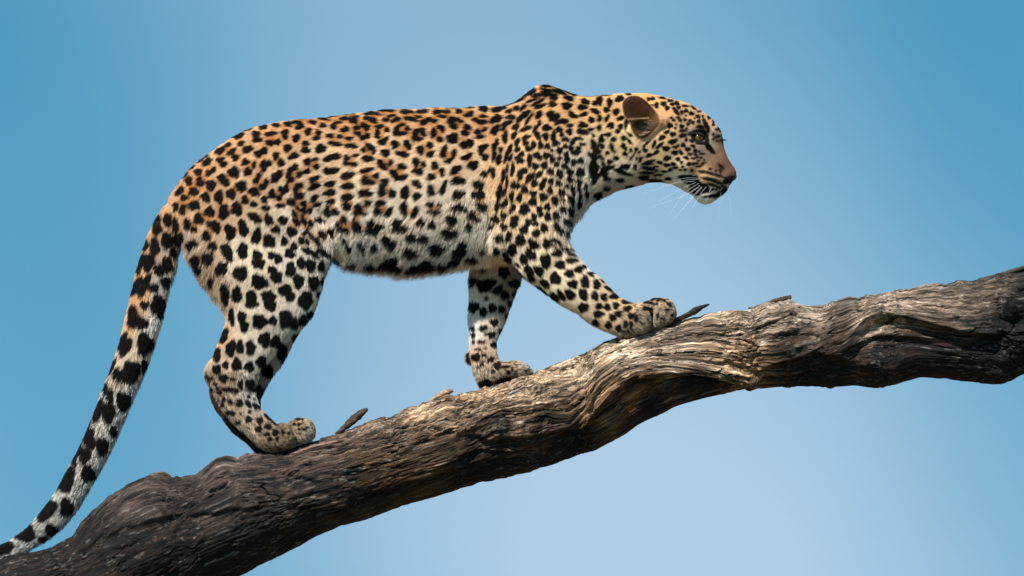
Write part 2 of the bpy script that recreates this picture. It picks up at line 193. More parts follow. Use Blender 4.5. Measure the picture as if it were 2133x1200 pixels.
(1280,180,8,"55 215 30 28 0;120 195 30 35 0;40 420 40 38 0;110 535 52 28 15;110 665 38 38 0;60 755 28 30 0;195 615 80 22 85;235 125 40 22 -10;575 215 30 25 0;640 205 35 25 0;705 315 34 46 0;820 292 44 38 0;880 360 36 38 0;810 195 45 15 -10;930 240 42 18 0;965 300 32 24 0;1040 285 38 32 -20;1070 355 34 24 0;990 365 25 18 0;1035 425 60 30 -50;1125 432 28 32 0;1180 330 45 16 -5;1185 410 20 30 0;620 315 20 14 0;950 525 20 16 0;1060 522 26 20 0;990 565 26 20 0;1100 565 26 24 0;1170 560 20 22 0;930 655 42 42 0;1125 670 38 36 0;1030 632 12 10 0;1015 695 18 16 0;1140 740 55 24 0;875 765 45 28 25;975 800 46 36 0;1140 820 65 34 10;795 855 55 38 30;975 920 72 36 18;665 960 60 24 68;755 985 70 26 40;540 950 50 14 40;500 1000 30 14 70;865 1035 58 40 0;1015 1010 35 18 0;1150 980 36 36 0;170 1000 55 28 -65;155 860 32 40 0;265 920 40 18 -50;260 810 40 20 -40;280 1065 18 26 0;370 1050 24 26 0;420 1095 18 18 0;345 1105 12 12 0;520 1065 36 30 0;705 1095 50 28 35;590 1145 55 28 15;190 1120 36 40 0;320 1145 14 12 0;1015 1105 50 34 0;1115 1105 40 24 -55;885 1185 55 30 0;10 885 24 32 0;40 1180 40 25 0"),
(1400,200,8,"360 205 40 12 -35;455 260 25 12 0;325 295 42 30 -10;240 250 32 28 0;435 345 36 26 -40;510 340 16 16 0;445 425 32 30 0;300 415 28 26 0;350 445 28 28 0;270 470 28 26 0;218 400 24 26 0;380 370 14 12 0;235 325 12 10 0;245 545 20 16 0;530 400 25 25 0;570 490 80 34 -60;600 570 24 40 0;490 520 60 25 -25;440 515 30 20 0;240 730 24 28 0;190 820 36 34 0;265 890 46 34 0;60 850 30 18 0;105 825 14 12 0;385 915 30 32 0;350 835 36 22 -20;305 970 36 20 0;395 975 28 18 0;240 1030 38 24 -25;100 1055 34 30 0;160 1110 22 22 0;325 750 36 22 -40;360 1040 32 16 0;420 1020 26 16 0;485 1030 22 16 0;485 965 22 16 0;450 925 16 12 0;525 965 20 14 0;445 1080 20 12 0;535 1065 14 12 0;285 1135 36 30 0;360 1130 26 22 0;410 1125 24 18 0;25 1135 38 28 0;520 1120 34 16 10;460 1170 42 14 10;700 420 30 26 -60;800 560 50 22 -65;625 360 34 24 0;750 560 24 18 0;690 480 22 24 0;690 640 14 18 0;720 690 18 14 0;770 675 26 20 0;850 655 20 14 0;745 750 8 10 0;780 760 8 10 0;820 745 12 14 0;685 720 10 12 0;380 606 110 26 10;480 598 110 34 -10;575 690 110 34 -80;500 790 70 18 0;610 850 70 40 -50;665 915 60 32 -50;360 700 60 22 -60;320 130 60 10 -30"),
(1400,310,8,"635 340 24 16 0;730 365 18 14 0;820 300 55 14 -38;530 385 75 22 -5;640 410 70 22 -15;760 445 60 20 -20;620 505 120 24 -10;760 560 90 18 -18;680 600 80 16 -20;770 640 25 14 0;680 670 18 18 0;840 620 20 14 0;800 660 16 10 0;740 680 14 10 0;300 475 150 42 0;350 560 190 70 -25;430 640 150 85 -25;540 640 80 60 -30;400 720 90 45 -20;790 750 110 36 25;870 690 60 36 60;650 785 90 20 10;960 520 100 60 25;850 420 65 36 -55;1060 480 26 44 0;600 700 50 30 0;45 320 40 16 0;180 300 18 16 0;220 350 20 20 0;330 360 24 20 0;150 350 18 10 0"),
(1220,280,6,"205 60 30 42 0;205 140 35 25 -30;110 105 50 25 -45;130 190 60 38 -50;95 260 55 32 -35;190 280 35 22 -40;358 62 26 28 0;480 45 28 32 0;335 170 58 22 -70;490 150 42 24 -60;550 80 30 14 -50;275 235 18 16 0;390 285 30 20 -30;305 330 32 22 10;220 355 20 18 0;505 240 26 28 0;570 195 14 20 0;635 185 18 20 0;675 220 14 12 0;600 262 12 10 0;570 298 16 18 0;640 300 10 16 0;690 310 34 20 55;515 395 46 30 5;480 475 105 22 -20;625 400 18 34 0;260 410 65 22 10;235 470 40 50 0;270 540 45 32 -20;440 570 50 30 0;100 410 50 95 0;115 540 35 80 0;170 760 60 50 0;790 345 70 18 15;780 370 60 12 5;790 425 75 22 -8;765 478 75 16 -3;740 540 60 30 0;880 580 80 20 -5;1020 300 42 28 5;930 352 34 20 -5;1155 310 26 24 0;1015 382 38 22 -5;1095 370 34 20 -10;1060 445 24 18 0;880 400 24 10 0;1125 415 30 14 0;985 465 28 10 0;925 505 28 10 0;1035 555 34 16 0;870 515 14 8 0;890 450 20 12 0;560 660 50 25 10;270 670 40 30 0"),
]
FAR_TILES = [(940,540,4.286,"300 90 45 18 10;190 185 62 42 55;310 225 95 62 20;470 120 55 48 0;415 270 58 38 35;480 315 40 42 0;565 210 55 40 -15;570 310 25 40 0;315 345 22 18 0;200 420 55 50 0;368 430 42 45 0;285 465 40 45 0;450 440 35 40 0;385 555 40 38 0;520 390 20 40 0;490 500 15 40 0;190 612 28 25 0;285 612 42 30 20;195 672 25 28 0;360 670 38 32 0;310 660 15 15 0;440 640 20 40 0;265 735 38 20 0;200 735 18 22 0;380 760 35 30 0;245 800 35 14 0;300 790 20 10 0;290 850 26 18 0;220 870 45 40 0;355 890 30 25 0;410 950 35 40 0;270 940 20 20 0;325 915 15 15 0;235 965 15 12 0;370 1000 20 20 0;480 960 50 15 10;505 1010 20 20 0;655 995 14 14 0;690 990 12 12 0;540 980 12 20 0;450 1080 90 24 15;300 1110 60 45 0;150 870 18 55 0")]
MW, MH = 1600, 1200
def stamp(tiles):
    q = np.full((MH, MW), 40.0, np.float32); dens = np.zeros((MH, MW), np.float32); n = 0
    for ox, oy, k, s in tiles:
        for e in s.split(';'):
            x, y, a, b, an = map(float, e.split())
            x = ox + x/k; y = oy + y/k; a /= k; b /= k; n += 1
            R = int(max(a, b) + 26); x0, x1 = max(0, int(x)-R), min(MW, int(x)+R); y0, y1 = max(0, int(y)-R), min(MH, int(y)+R)
            if x1 <= x0 or y1 <= y0: continue
            Y, X = np.mgrid[y0:y1, x0:x1].astype(np.float32)
            c, s_ = math.cos(math.radians(an)), math.sin(math.radians(an))
            dx = X-x; dy = -(Y-y)
            p = dx*c + dy*s_; r = -dx*s_ + dy*c
            ang = np.arctan2(r, p); wob = 1 + 0.10*np.sin(3*ang + x) + 0.07*np.sin(5*ang + y)   # never a clean ellipse
            rho = np.sqrt((p/a)**2 + (r/b)**2) / wob
            d = (rho - 1) * min(a, b) * (0.6 + 0.4*np.minimum(1, rho))
            q[y0:y1, x0:x1] = np.minimum(q[y0:y1, x0:x1], d)
            dens[y0:y1, x0:x1] += np.exp(-(np.maximum(d, 0)/7.0)**2) * min(1.0, min(a, b)/4.0)
    return q, dens
qN, dN = stamp(TILES); qF, dF = stamp(FAR_TILES)
def enclosed(q, rad=12, nd=16):
    """share of directions in which dark fur is met within rad pixels: high in the heart of a rosette"""
    acc = np.zeros(q.shape, np.float32)
    for k in range(nd):
        a = 2*math.pi*k/nd; m = np.full(q.shape, 9.0, np.float32)
        for r in (3, 5, 7, 9, rad):
            m = np.minimum(m, np.roll(q, (int(round(r*math.sin(a))), int(round(r*math.cos(a)))), (0, 1)))
        acc += np.clip(0.5-m, 0, 1)
    return acc/nd
dN = enclosed(qN[160:640]); dN = blur(dN, 2); dN = np.concatenate([np.zeros((160, MW), np.float32), dN, np.zeros((MH-640, MW), np.float32)])
def sample(img, u, v):
    u = np.clip(u, 0, MW-1.01); v = np.clip(v, 0, MH-1.01); i = u.astype(int); j = v.astype(int); fu = u-i; fv = v-j
    return (img[j, i]*(1-fu) + img[j, i+1]*fu)*(1-fv) + (img[j+1, i]*(1-fu) + img[j+1, i+1]*fu)*fv

# coat ground colour (as seen in daylight, some shade painted in), lay of the hair and its length; u, v, ...
COAT = [(400,370,202,154,104),(480,300,206,157,106),(600,270,205,155,100),(750,250,208,158,104),(900,240,212,162,108),(1040,235,212,160,104),(1120,190,210,155,95),
 (500,400,205,170,128),(650,350,220,186,146),(800,330,222,188,148),(950,320,222,188,146),(650,450,224,204,178),(800,430,230,208,180),(950,430,230,208,180),
 (720,530,212,200,184),(830,548,205,192,176),(940,530,212,200,184),(990,480,220,206,186),(430,450,205,168,125),(520,520,224,204,174),(620,520,214,200,178),
 (400,560,170,140,105),(560,600,216,198,172),(520,680,216,200,176),(600,680,190,182,170),(450,700,200,160,112),(470,760,196,172,140),(530,760,205,195,180),(440,800,150,125,100),(480,860,170,148,122),(520,890,180,160,132),(530,830,200,190,176),
 (560,915,150,128,100),(595,890,150,130,100),(625,878,182,158,120),(640,900,165,152,130),
 (1100,280,220,172,112),(1080,380,222,174,114),(1060,450,222,184,132),(1140,400,220,180,126),(1180,380,215,192,158),(1210,420,205,192,174),(1190,460,200,188,172),(1120,480,222,190,148),
 (1080,540,222,200,168),(1150,560,222,200,164),(1200,620,218,196,160),(1270,650,216,186,142),(1310,630,214,176,122),(1320,685,160,142,118),(1340,665,150,132,110),(1380,655,160,144,120),(1370,622,205,170,126),
 (1180,230,218,170,108),(1250,230,220,172,106),(1240,300,220,190,145),(1225,340,212,196,178),(1300,300,222,188,132),(1300,350,222,202,172),(1280,400,180,162,142),(1350,365,190,168,138),
 (1350,205,222,170,100),(1420,230,214,166,112),(1470,250,200,155,110),(1490,290,185,146,108),(1504,325,114,84,60),(1520,345,108,76,56),(1488,340,140,106,76),(1494,314,124,92,66),(1512,338,110,78,56),(1500,352,118,84,58),(1508,310,116,86,62),(1502,300,120,90,66),(1440,310,205,168,126),
 (1400,290,218,176,122),(1380,330,222,188,140),(1420,350,222,196,155),(1410,375,235,222,195),(1460,352,212,165,108),(1480,375,205,165,115),(1500,380,175,150,120),(1455,412,238,226,208),(1472,420,238,228,210),(1490,414,205,196,178),(1515,392,190,168,150),
 (345,450,190,144,96),(315,500,188,142,94),(360,510,180,165,150),(290,590,205,145,85),(335,590,200,192,182),(275,660,205,158,105),(315,680,208,202,194),(240,790,205,180,150),(265,820,212,208,204),(190,920,205,190,170),(215,930,212,208,204),(110,1060,205,200,194),(60,1120,200,196,190),
 (1478,288,232,220,200),(1481,300,225,210,188),(1455,303,190,165,140)]
FAR_COAT = [(1000,570,190,172,150),(980,600,236,208,184),(1010,600,226,198,172),(980,635,230,214,198),(1010,645,228,212,196),(1060,600,150,135,115),(980,690,228,218,206),(1040,680,185,170,150),(1000,740,190,160,130),(1010,780,165,148,125),(1060,770,175,150,120),(1100,770,178,165,145)]  # far foreleg: right edge painted darker for its shaded side
FLOW = [(1505,300,-.5,-.8),(1520,340,-.5,-.7),(1480,250,-.8,-.5),(1420,230,-1,-.1),(1440,330,-.95,.25),(1480,370,-.9,.3),(1465,415,-.8,.5),(1380,350,-.85,.4),(1300,300,-.9,.3),(1340,215,-1,.05),(1240,220,-1,.15),(1250,350,-.6,.75),(1215,420,-.3,.95),
 (1130,200,-.95,.25),(1180,350,-.4,.9),(1100,330,-.35,.93),(1050,420,-.15,1),(1100,500,.2,.95),(1170,580,.55,.8),(1240,640,.75,.6),(1300,660,.85,.4),(1380,650,.8,.5),
 (1000,240,-1,.1),(850,250,-1,.1),(700,260,-1,.12),(560,280,-.95,.3),(450,330,-.75,.65),(380,400,-.5,.85),(950,350,-.92,.3),(800,380,-.95,.25),(660,400,-.95,.3),(980,470,-.5,.85),(900,500,-.6,.8),(800,500,-.6,.8),(720,520,-.4,.9),(870,560,-.45,.9),(760,555,-.2,.98),
 (520,400,-.7,.7),(480,500,-.45,.9),(560,520,-.35,.93),(640,560,-.2,1),(400,560,-.5,.85),(520,640,-.35,.93),(600,680,-.5,.85),(470,740,-.3,.95),(450,810,.3,.95),(500,880,.6,.8),(540,800,-.2,1),(600,910,.9,.2),(650,900,.8,.5),
 (345,470,-.3,.95),(310,600,-.3,.95),(270,720,-.35,.93),(210,880,-.4,.9),(140,1030,-.55,.85),(60,1120,-.8,.5),(1010,600,0,1),(1010,700,0,1),(1020,770,.3,.9),(1080,770,.9,.3)]
FURLEN = [(1515,330,2.4),(1530,355,1.6),(1500,310,2.6),(1480,360,2),(1440,290,2.4),(1400,240,3),(1470,260,2.6),(1500,290,2.2),(1380,330,4),(1330,220,4.5),(1300,350,8),(1320,388,7),(1400,380,4),(1465,415,3),(1250,300,8),(1250,400,11),(1215,430,20),(1190,470,22),(1150,200,8),(1100,300,7),(1120,450,7.5),(1060,540,8),(1160,590,7),(1270,650,7),(1370,650,5.5),
 (1000,300,9),(800,300,8.5),(600,300,8.5),(450,380,8.5),(380,470,11),(850,400,9.5),(700,400,9),(1010,440,17),(900,490,17),(800,490,17),(720,500,18),(850,560,27),(950,545,25),(750,545,27),(990,520,24),
 (520,500,8.5),(600,560,8),(400,560,20),(430,600,22),(660,560,12),(650,650,10),(520,650,8),(480,740,7),(440,800,8),(490,870,7),(600,900,6),(640,890,6),
 (340,480,12),(310,600,14),(260,760,14),(180,950,13),(80,1100,12),(1010,600,10),(1010,700,9),(1050,770,6)]
# ---------------------------------------------------------------- the leopard's body as one continuous surface
H = 3.4
U0, U1, V0, V1, T0, T1 = -60, 1550, 160, 1200, -150, 150
nu, nv_, ntt = int((U1-U0)/H), int((V1-V0)/H), int((T1-T0)/H)
us = U0 + H*np.arange(nu); vs = V0 + H*np.arange(nv_); ts = (T0 + H*np.arange(ntt)).astype(np.float32)
F = np.full((nu, nv_, ntt), 60.0, np.float32)
def smin(a, b, k):
    h = np.maximum(k - np.abs(a-b), 0) / k
    return np.minimum(a, b) - h*h*k*0.25
def add_inflated(outline, ctrl, t0c, k=10.0, inset=0.32, bumps=(), smooth_n=5, ret=False):
    """ctrl: u,v,W,R,t0 . Outline swollen to half depth W with rim radius R about the sheet t0(u,v)."""
    P = place(smooth_poly(outline, smooth_n), t0c)
    a0 = max(0, int((P[:, 0].min()-18-U0)/H)); a1 = min(nu, int((P[:, 0].max()+18-U0)/H)+1)
    b0 = max(0, int((P[:, 1].min()-18-V0)/H)); b1 = min(nv_, int((P[:, 1].max()+18-V0)/H)+1)
    U, V = np.meshgrid(us[a0:a1], vs[b0:b1], indexing='ij'); U = U.astype(np.float32); V = V.astype(np.float32)
    d = poly_sd(P, U, V)
    d = d - inset*shep(FURLEN, U, V, 3, 8)
    C = shep(ctrl, U, V, 3, 14); W, R, TC = C[..., 0], C[..., 1], C[..., 2]
    x = np.clip(d/R, 0, 1)
    h = W*np.sqrt(np.maximum(0, 1-(1-x)**2))
    for bu, bv, bs, bt, ba, bh in bumps:      # centre, two radii, tilt, height
        c, s = math.cos(math.radians(ba)), math.sin(math.radians(ba))
        p = (U-bu)*c - (V-bv)*s; r = (U-bu)*s + (V-bv)*c
        h = h + bh*np.exp(-(p/bs)**2 - (r/bt)**2) * np.clip(d/8, 0, 1)
    h = np.where(d < 0, 0, np.maximum(h, 0.0))
    h2 = blur(h, 2)
    h = np.where(d > 6, h2, h)
    gx = np.gradient(h, H, axis=0); gy = np.gradient(h, H, axis=1)
    nrm = np.sqrt(1 + gx*gx + gy*gy)
    tt = np.abs(ts[None, None, :] - TC[..., None])
    inside = (tt - h[..., None]) / nrm[..., None]
    inside = np.maximum(inside, -d[..., None]*1.0 + 0*tt)
    outside = np.sqrt(np.maximum(tt, 0)**2 + d[..., None]**2)
    f = np.where(d[..., None] > 0, inside, outside)
    S = F[a0:a1, b0:b1]; F[a0:a1, b0:b1] = smin(S, f, k)
def add_chain(st, k=10.0, n=10):
    """st rows: u v t r(in plane) rt(depth)"""
    st = np.array(st, float); m = len(st); pts = []
    for i in range(m-1):
        a, b, c, d = st[max(i-1, 0)], st[i], st[i+1], st[min(i+2, m-1)]
        for j in range(n):
            s = j/n; pts.append(0.5*((2*b)+(c-a)*s+(2*a-5*b+4*c-d)*s*s+(-a+3*b-3*c+d)*s**3))
    pts.append(st[-1]); pts = np.array(pts)
    G = None
    lo = pts[:, :2].min(0)-60; hi = pts[:, :2].max(0)+60
    for i in range(len(pts)-1):
        a, b = pts[i], pts[i+1]; r = max(a[3], b[3]) + 22; rt = max(a[4], b[4]) + 22
        i0 = max(0, int((min(a[0], b[0])-r-U0)/H)); i1 = min(nu, int((max(a[0], b[0])+r-U0)/H)+1)
        j0 = max(0, int((min(a[1], b[1])-r-V0)/H)); j1 = min(nv_, int((max(a[1], b[1])+r-V0)/H)+1)
        k0 = max(0, int((min(a[2], b[2])-rt-T0)/H)); k1 = min(ntt, int((max(a[2], b[2])+rt-T0)/H)+1)
        if i1 <= i0 or j1 <= j0 or k1 <= k0: continue
        X = us[i0:i1, None, None]; Y = vs[None, j0:j1, None]; Z = ts[None, None, k0:k1]
        sc_ = a[3]/a[4]; e = (b[:3]-a[:3])*np.array([1, 1, sc_])
        wx, wy, wz = X-a[0], Y-a[1], (Z-a[2])*sc_
        h = np.clip((wx*e[0]+wy*e[1]+wz*e[2])/(e@e+1e-9), 0, 1)
        dd = np.sqrt((wx-h*e[0])**2+(wy-h*e[1])**2+(wz-h*e[2])**2) - (a[3]+(b[3]-a[3])*h)
        S = F[i0:i1, j0:j1, k0:k1]; F[i0:i1, j0:j1, k0:k1] = smin(S, dd.astype(np.float32), k if i % n == 0 and i < 2 else 3.0)

TRUNK = [(356,400),(377,370),(393,350),(410,335),(427,323),(443,312),(453,304),(477,288),(493,278),(510,270),(535,262),(560,257),(593,251),(627,247),(660,245),(693,241),(727,236),(760,233),(793,228),(835,226),(877,226),(902,223),(952,224),(973,222),(1007,219),(1040,220),(1057,217),(1073,210),(1090,198),(1107,185),(1123,177),(1134,175),(1147,177),(1158,181),(1178,188),(1200,196),(1217,199),(1250,198),(1283,195),(1305,193),(1330,193),(1367,197),(1392,203),(1416,209),(1437,216),(1456,225),(1470,235),(1480,243),(1488,251),(1497,262),(1504,273),(1508,287),(1510,304),(1515,320),(1522,335),(1531,348),(1536,358),(1535,370),(1528,379),(1522,387),(1518,396),(1510,405),(1496,415),(1485,423),(1471,427),(1460,424),(1450,417),(1443,407),(1430,401),(1415,392),(1400,385),(1378,381),(1358,381),(1337,386),(1310,393),(1293,397),(1270,407),(1245,419),(1228,431),(1215,445),(1200,463),(1185,482),(1160,515),(1110,545),(1040,552),(977,555),(935,562),(893,569),(870,571),(837,572),(812,567),(770,563),(745,559),(720,555),(698,545),(660,530),(600,520),(500,530),(440,535),(400,520),(372,490),(352,450),(348,420)]
TR_C = [(380,430,80,110,0),(440,400,100,130,0),(550,380,104,140,0),(650,390,104,150,0),(800,400,122,160,0),(920,400,128,160,0),(1050,380,112,140,0),(1140,330,95,110,0),(1130,195,34,48,0),(1060,235,60,60,0),(1190,230,60,60,0),(1180,440,80,90,0),(1240,290,74,85,0),(1250,380,62,70,0),(1320,290,78,80,0),(1320,220,52,50,0),(1390,300,80,72,0),(1400,240,66,50,0),(1450,240,52,40,0),(1450,290,64,55,0),(1485,270,40,34,0),(1505,300,28,26,0),(1490,330,40,36,0),(1420,350,68,46,0),(1470,375,44,30,0),(1500,375,38,24,0),(1525,362,22,14,0),(1515,395,18,14,0),(1475,415,26,16,0),(1430,395,44,20,0),(1360,365,62,50,0)]
add_inflated(TRUNK, TR_C, 0, 8, bumps=[(1457,287,17,13,0,-17),(1465,266,26,8,-28,7),(1490,312,14,24,0,-7),(1480,372,22,14,-8,7),(1445,345,26,16,0,5),(1455,392,24,6,-18,-6),(1507,358,6,7,0,-5),
   (1235,370,10,60,8,-8),(1020,440,12,80,8,-10),(655,490,16,60,-25,-14),(700,400,40,60,0,-8),(470,370,50,40,0,6),(1095,230,30,60,30,9),(1150,300,34,60,10,6),(880,420,12,70,14,3),(930,420,12,70,14,3),(830,420,12,70,14,3),(1505,398,16,3,30,-5)])
FORE = [(1060,545),(1087,578),(1113,597),(1137,615),(1153,627),(1173,640),(1200,653),(1208,660),(1231,677),(1253,688),(1280,699),(1300,706),(1320,704),(1335,700),(1350,692),(1362,686),(1378,683),(1394,672),(1405,664),(1409,650),(1405,636),(1396,626),(1384,620),(1368,617),(1353,622),(1340,627),(1324,629),(1307,624),(1292,617),(1279,605),(1261,587),(1247,573),(1227,558),(1212,541),(1200,527),(1190,510),(1186,490),(1190,450),(1192,390),(1175,310),(1130,262),(1085,285),(1045,350),(1026,420),(1012,480),(1018,515),(1035,532)]
FO_C = [(1110,330,44,75,-62),(1100,420,50,75,-66),(1090,490,46,60,-70),(1110,545,40,46,-68),(1160,580,34,44,-62),(1220,625,30,36,-55),(1270,655,27,30,-50),(1315,665,32,30,-46),(1340,665,34,26,-44),(1372,655,22,24,-36),(1385,650,26,26,-34)]
add_inflated(FORE, FO_C, -60, 16, bumps=[(1357,668,5,24,-8,-22),(1325,650,24,10,-18,3)])
FAR_FORE = [(978,554),(976,587),(974,622),(973,657),(975,692),(976,722),(974,741),(980,757),(984,778),(991,797),(1001,811),(1024,806),(1057,796),(1092,787),(1110,779),(1109,769),(1094,757),(1075,750),(1058,752),(1043,751),(1037,738),(1036,717),(1040,701),(1050,680),(1061,652),(1071,624),(1080,601),(1088,584),(1092,520),(1070,470),(1000,465),(975,510)]
FF_C = [(1030,500,38,50,55),(1030,570,36,44,60),(1015,640,28,36,58),(1005,700,24,30,52),(1005,750,24,28,48),(1005,790,28,26,46),(1050,778,32,26,42),(1095,772,30,18,38)]
add_inflated(FAR_FORE, FF_C, 50, 12, bumps=[(1075,775,4,14,-10,-8)])
HIND = [(690,535),(677,568),(673,588),(667,605),(660,627),(652,652),(636,676),(610,702),(582,730),(556,760),(541,785),(534,813),(540,842),(552,858),(565,872),(580,883),(594,884),(603,875),(620,868),(638,873),(652,885),(657,900),(652,915),(625,926),(595,937),(565,942),(541,935),(515,912),(488,888),(462,858),(438,815),(429,800),(422,780),(424,764),(440,742),(448,722),(455,707),(462,687),(466,668),(462,650),(452,630),(440,615),(430,600),(415,585),(402,563),(390,543),(376,520),(362,480),(370,430),(405,375),(460,335),(540,330),(610,370),(660,430),(690,490)]
HI_C = [(420,440,44,70,-58),(480,430,52,90,-62),(560,450,54,95,-66),(460,560,42,60,-62),(560,560,46,80,-66),(640,540,36,60,-66),(540,640,38,56,-62),(600,650,34,50,-62),(520,720,30,42,-58),(480,770,24,34,-54),(445,790,16,22,-52),(470,830,20,26,-50),(510,880,22,26,-48),(560,910,30,28,-44),(592,908,34,26,-44),(625,900,22,24,-38),(640,895,26,24,-34)]
add_inflated(HIND, HI_C, -58, 16, bumps=[(612,908,5,24,5,-22),(520,600,40,70,20,4),(470,760,5,50,-20,-3)])
FAR_HIND = [(690,520),(675,588),(655,650),(641,673),(627,689),(609,720),(589,760),(571,783),(553,813),(544,835),(548,860),(580,885),(610,890),(625,905),(622,925),(590,938),(560,944),(537,948),(510,923),(482,901),(460,872),(442,845),(434,815),(440,780),(480,730),(530,660),(560,600),(560,500),(620,480)]
FH_C = [(600,540,42,70,56),(620,600,38,60,56),(590,690,30,44,52),(540,780,24,36,48),(470,800,20,26,46),(490,880,20,22,44),(560,915,26,22,40),(610,910,26,20,38)]
add_inflated(FAR_HIND, FH_C, 48, 12)
add_chain([(400,440,0,46,60),(368,462,0,38,42),(343,500,0,34,34),(325,550,0,34,34),(311,610,0,34,34),(298,665,2,34,34),(281,725,5,32,32),(263,775,8,31,31),(247,815,10,30,30),(224,872,16,29,29),(196,935,22,28,28),(164,993,28,27,27),(133,1046,34,26,26),(98,1088,40,24,24),(56,1122,46,18,18),(10,1148,50,16,16),(-45,1165,52,13,13)], 14)
# ears: cupped, laid back; toes; nostril wings; brow
for sg in (-1, 1):
    EAR = [(1296,222),(1298,209),(1309,200),(1324,198),(1340,204),(1354,216),(1368,230),(1386,240),(1396,252),(1390,264),(1372,274),(1356,284),(1340,290),(1326,286),(1316,272),(1311,256),(1300,240)]
    add_inflated(EAR, [(1310,220,9,12,sg*78),(1335,225,11,14,sg*76),(1320,260,8,10,sg*80),(1345,270,12,12,sg*74),(1375,252,18,16,sg*64)], sg*74, 5, inset=0.1,
                 bumps=[(1336,264,14,11,0,-9),(1338,248,30,2.5,2,-4)])
def ball(u, v, t, a, b, c, k=3.5):
    i0 = max(0, int((u-a-20-U0)/H)); i1 = min(nu, int((u+a+20-U0)/H)+1); j0 = int((v-b-20-V0)/H); j1 = int((v+b+20-V0)/H)+1; k0 = max(0, int((t-c-20-T0)/H)); k1 = min(ntt, int((t+c+20-T0)/H)+1)
    X = (us[i0:i1, None, None]-u)/a; Y = (vs[None, j0:j1, None]-v)/b; Z = (ts[None, None, k0:k1]-t)/c
    r = np.sqrt(X*X+Y*Y+Z*Z)+1e-6; g = np.sqrt((X/a)**2+(Y/b)**2+(Z/c)**2)+1e-6
    d = (r-1)*r/g
    F[i0:i1, j0:j1, k0:k1] = smin(F[i0:i1, j0:j1, k0:k1], d.astype(np.float32), k)
ball(1330,674,-72,25,26,17); ball(1384,652,-50,23,27,15); ball(1387,654,-22,22,26,15); ball(1362,670,2,20,22,14)
ball(590,910,-70,23,25,16); ball(634,898,-48,21,24,14); ball(636,898,-20,21,23,14); ball(612,908,2,18,20,13)
ball(1088,772,30,18,13,13); ball(1092,772,56,18,13,13); ball(1060,780,74,20,16,12)
ball(976,742,54,7,13,9,4)

# surface nets
def surface_nets(F):
    s = (F < 0)
    c = np.zeros(tuple(n-1 for n in F.shape), np.uint8)
    for i in (0, 1):
        for j in (0, 1):
            for k in (0, 1):
                c += s[i:F.shape[0]-1+i, j:F.shape[1]-1+j, k:F.shape[2]-1+k]
    act = (c > 0) & (c < 8); I, J, K = np.nonzero(act)
    idm = np.full(act.shape, -1, np.int32); idm[I, J, K] = np.arange(len(I))
    corners = [(i, j, k) for i in (0, 1) for j in (0, 1) for k in (0, 1)]
    val = {q: F[I+q[0], J+q[1], K+q[2]] for q in corners}
    acc = np.zeros((len(I), 3)); cnt = np.zeros(len(I))
    for a in corners:
        for ax_ in range(3):
            if a[ax_] == 0:
                b = list(a); b[ax_] = 1; b = tuple(b)
                fa, fb = val[a], val[b]; m = (fa < 0) != (fb < 0)
                tt = np.where(m, fa/np.where(m, fa-fb, 1), 0)
                p = np.array(a, float)[None, :].repeat(len(I), 0); p[:, ax_] += tt
                acc[m] += p[m]; cnt[m] += 1
    verts = acc/cnt[:, None] + np.stack([I, J, K], 1)
    quads = []
    for ax_ in range(3):
        sl0 = [slice(1, -1)]*3; sl0[ax_] = slice(0, -1); sl1 = [slice(1, -1)]*3; sl1[ax_] = slice(1, None)
        A = s[tuple(sl0)]; B = s[tuple(sl1)]; m = A != B
        i, j, k = np.nonzero(m); base = [i, j, k]
        for q in range(3):
            if q != ax_: base[q] = base[q] + 1
        o1, o2 = [(1, 2), (2, 0), (0, 1)][ax_]
        def cell(d1, d2):
            b = [x.copy() for x in base]; b[o1] -= d1; b[o2] -= d2
            return idm[b[0], b[1], b[2]]
        q4 = np.stack([cell(1, 1), cell(0, 1), cell(0, 0), cell(1, 0)], 1)
        flip = A[i, j, k] == False
        q4[flip] = q4[flip][:, ::-1]
        quads.append(q4)
    return verts, np.concatenate(quads)
V_, Q_ = surface_nets(F)
del F
Q_ = Q_[(Q_ >= 0).all(1)]
# gentle relaxation
def relax(V, Q, n, lam=0.5):
    e = np.concatenate([Q[:, [0, 1]], Q[:, [1, 2]], Q[:, [2, 3]], Q[:, [3, 0]]]); e = np.concatenate([e, e[:, ::-1]])
    deg = np.bincount(e[:, 0], minlength=len(V))
    for _ in range(n):
        s = np.stack([np.bincount(e[:, 0], weights=V[e[:, 1], a], minlength=len(V)) for a in range(3)], 1) / np.maximum(deg, 1)[:, None]
        V = V + lam*(s - V)
    return V
V_ = relax(V_, Q_, 3)
LV = np.stack([U0 + H*V_[:, 0], V0 + H*V_[:, 1], T0 + H*V_[:, 2]], 1)      # local u,v,t
BV = to_world(LV[:, 0], LV[:, 1], LV[:, 2])
# v is measured down, so the winding turns over
leo_me = np_mesh('leopard', BV, Q_)
leopard = new_obj('leopard', leo_me)
leopard['label'] = 'spotted leopard walking uphill along the bare branch, head low, tail hanging down'
leopard['category'] = 'leopard'
vn = np.zeros(len(BV)*3, np.float32); leo_me.vertices.foreach_get('normal', vn); VN = vn.reshape(-1, 3)
cen = BV.mean(0)
if ((BV - np.array([cen[0], 0, cen[2]]))[:, 1]*VN[:, 1]).mean() < 0:
    leo_me.flip_normals(); VN = -VN; Q_ = Q_[:, ::-1]

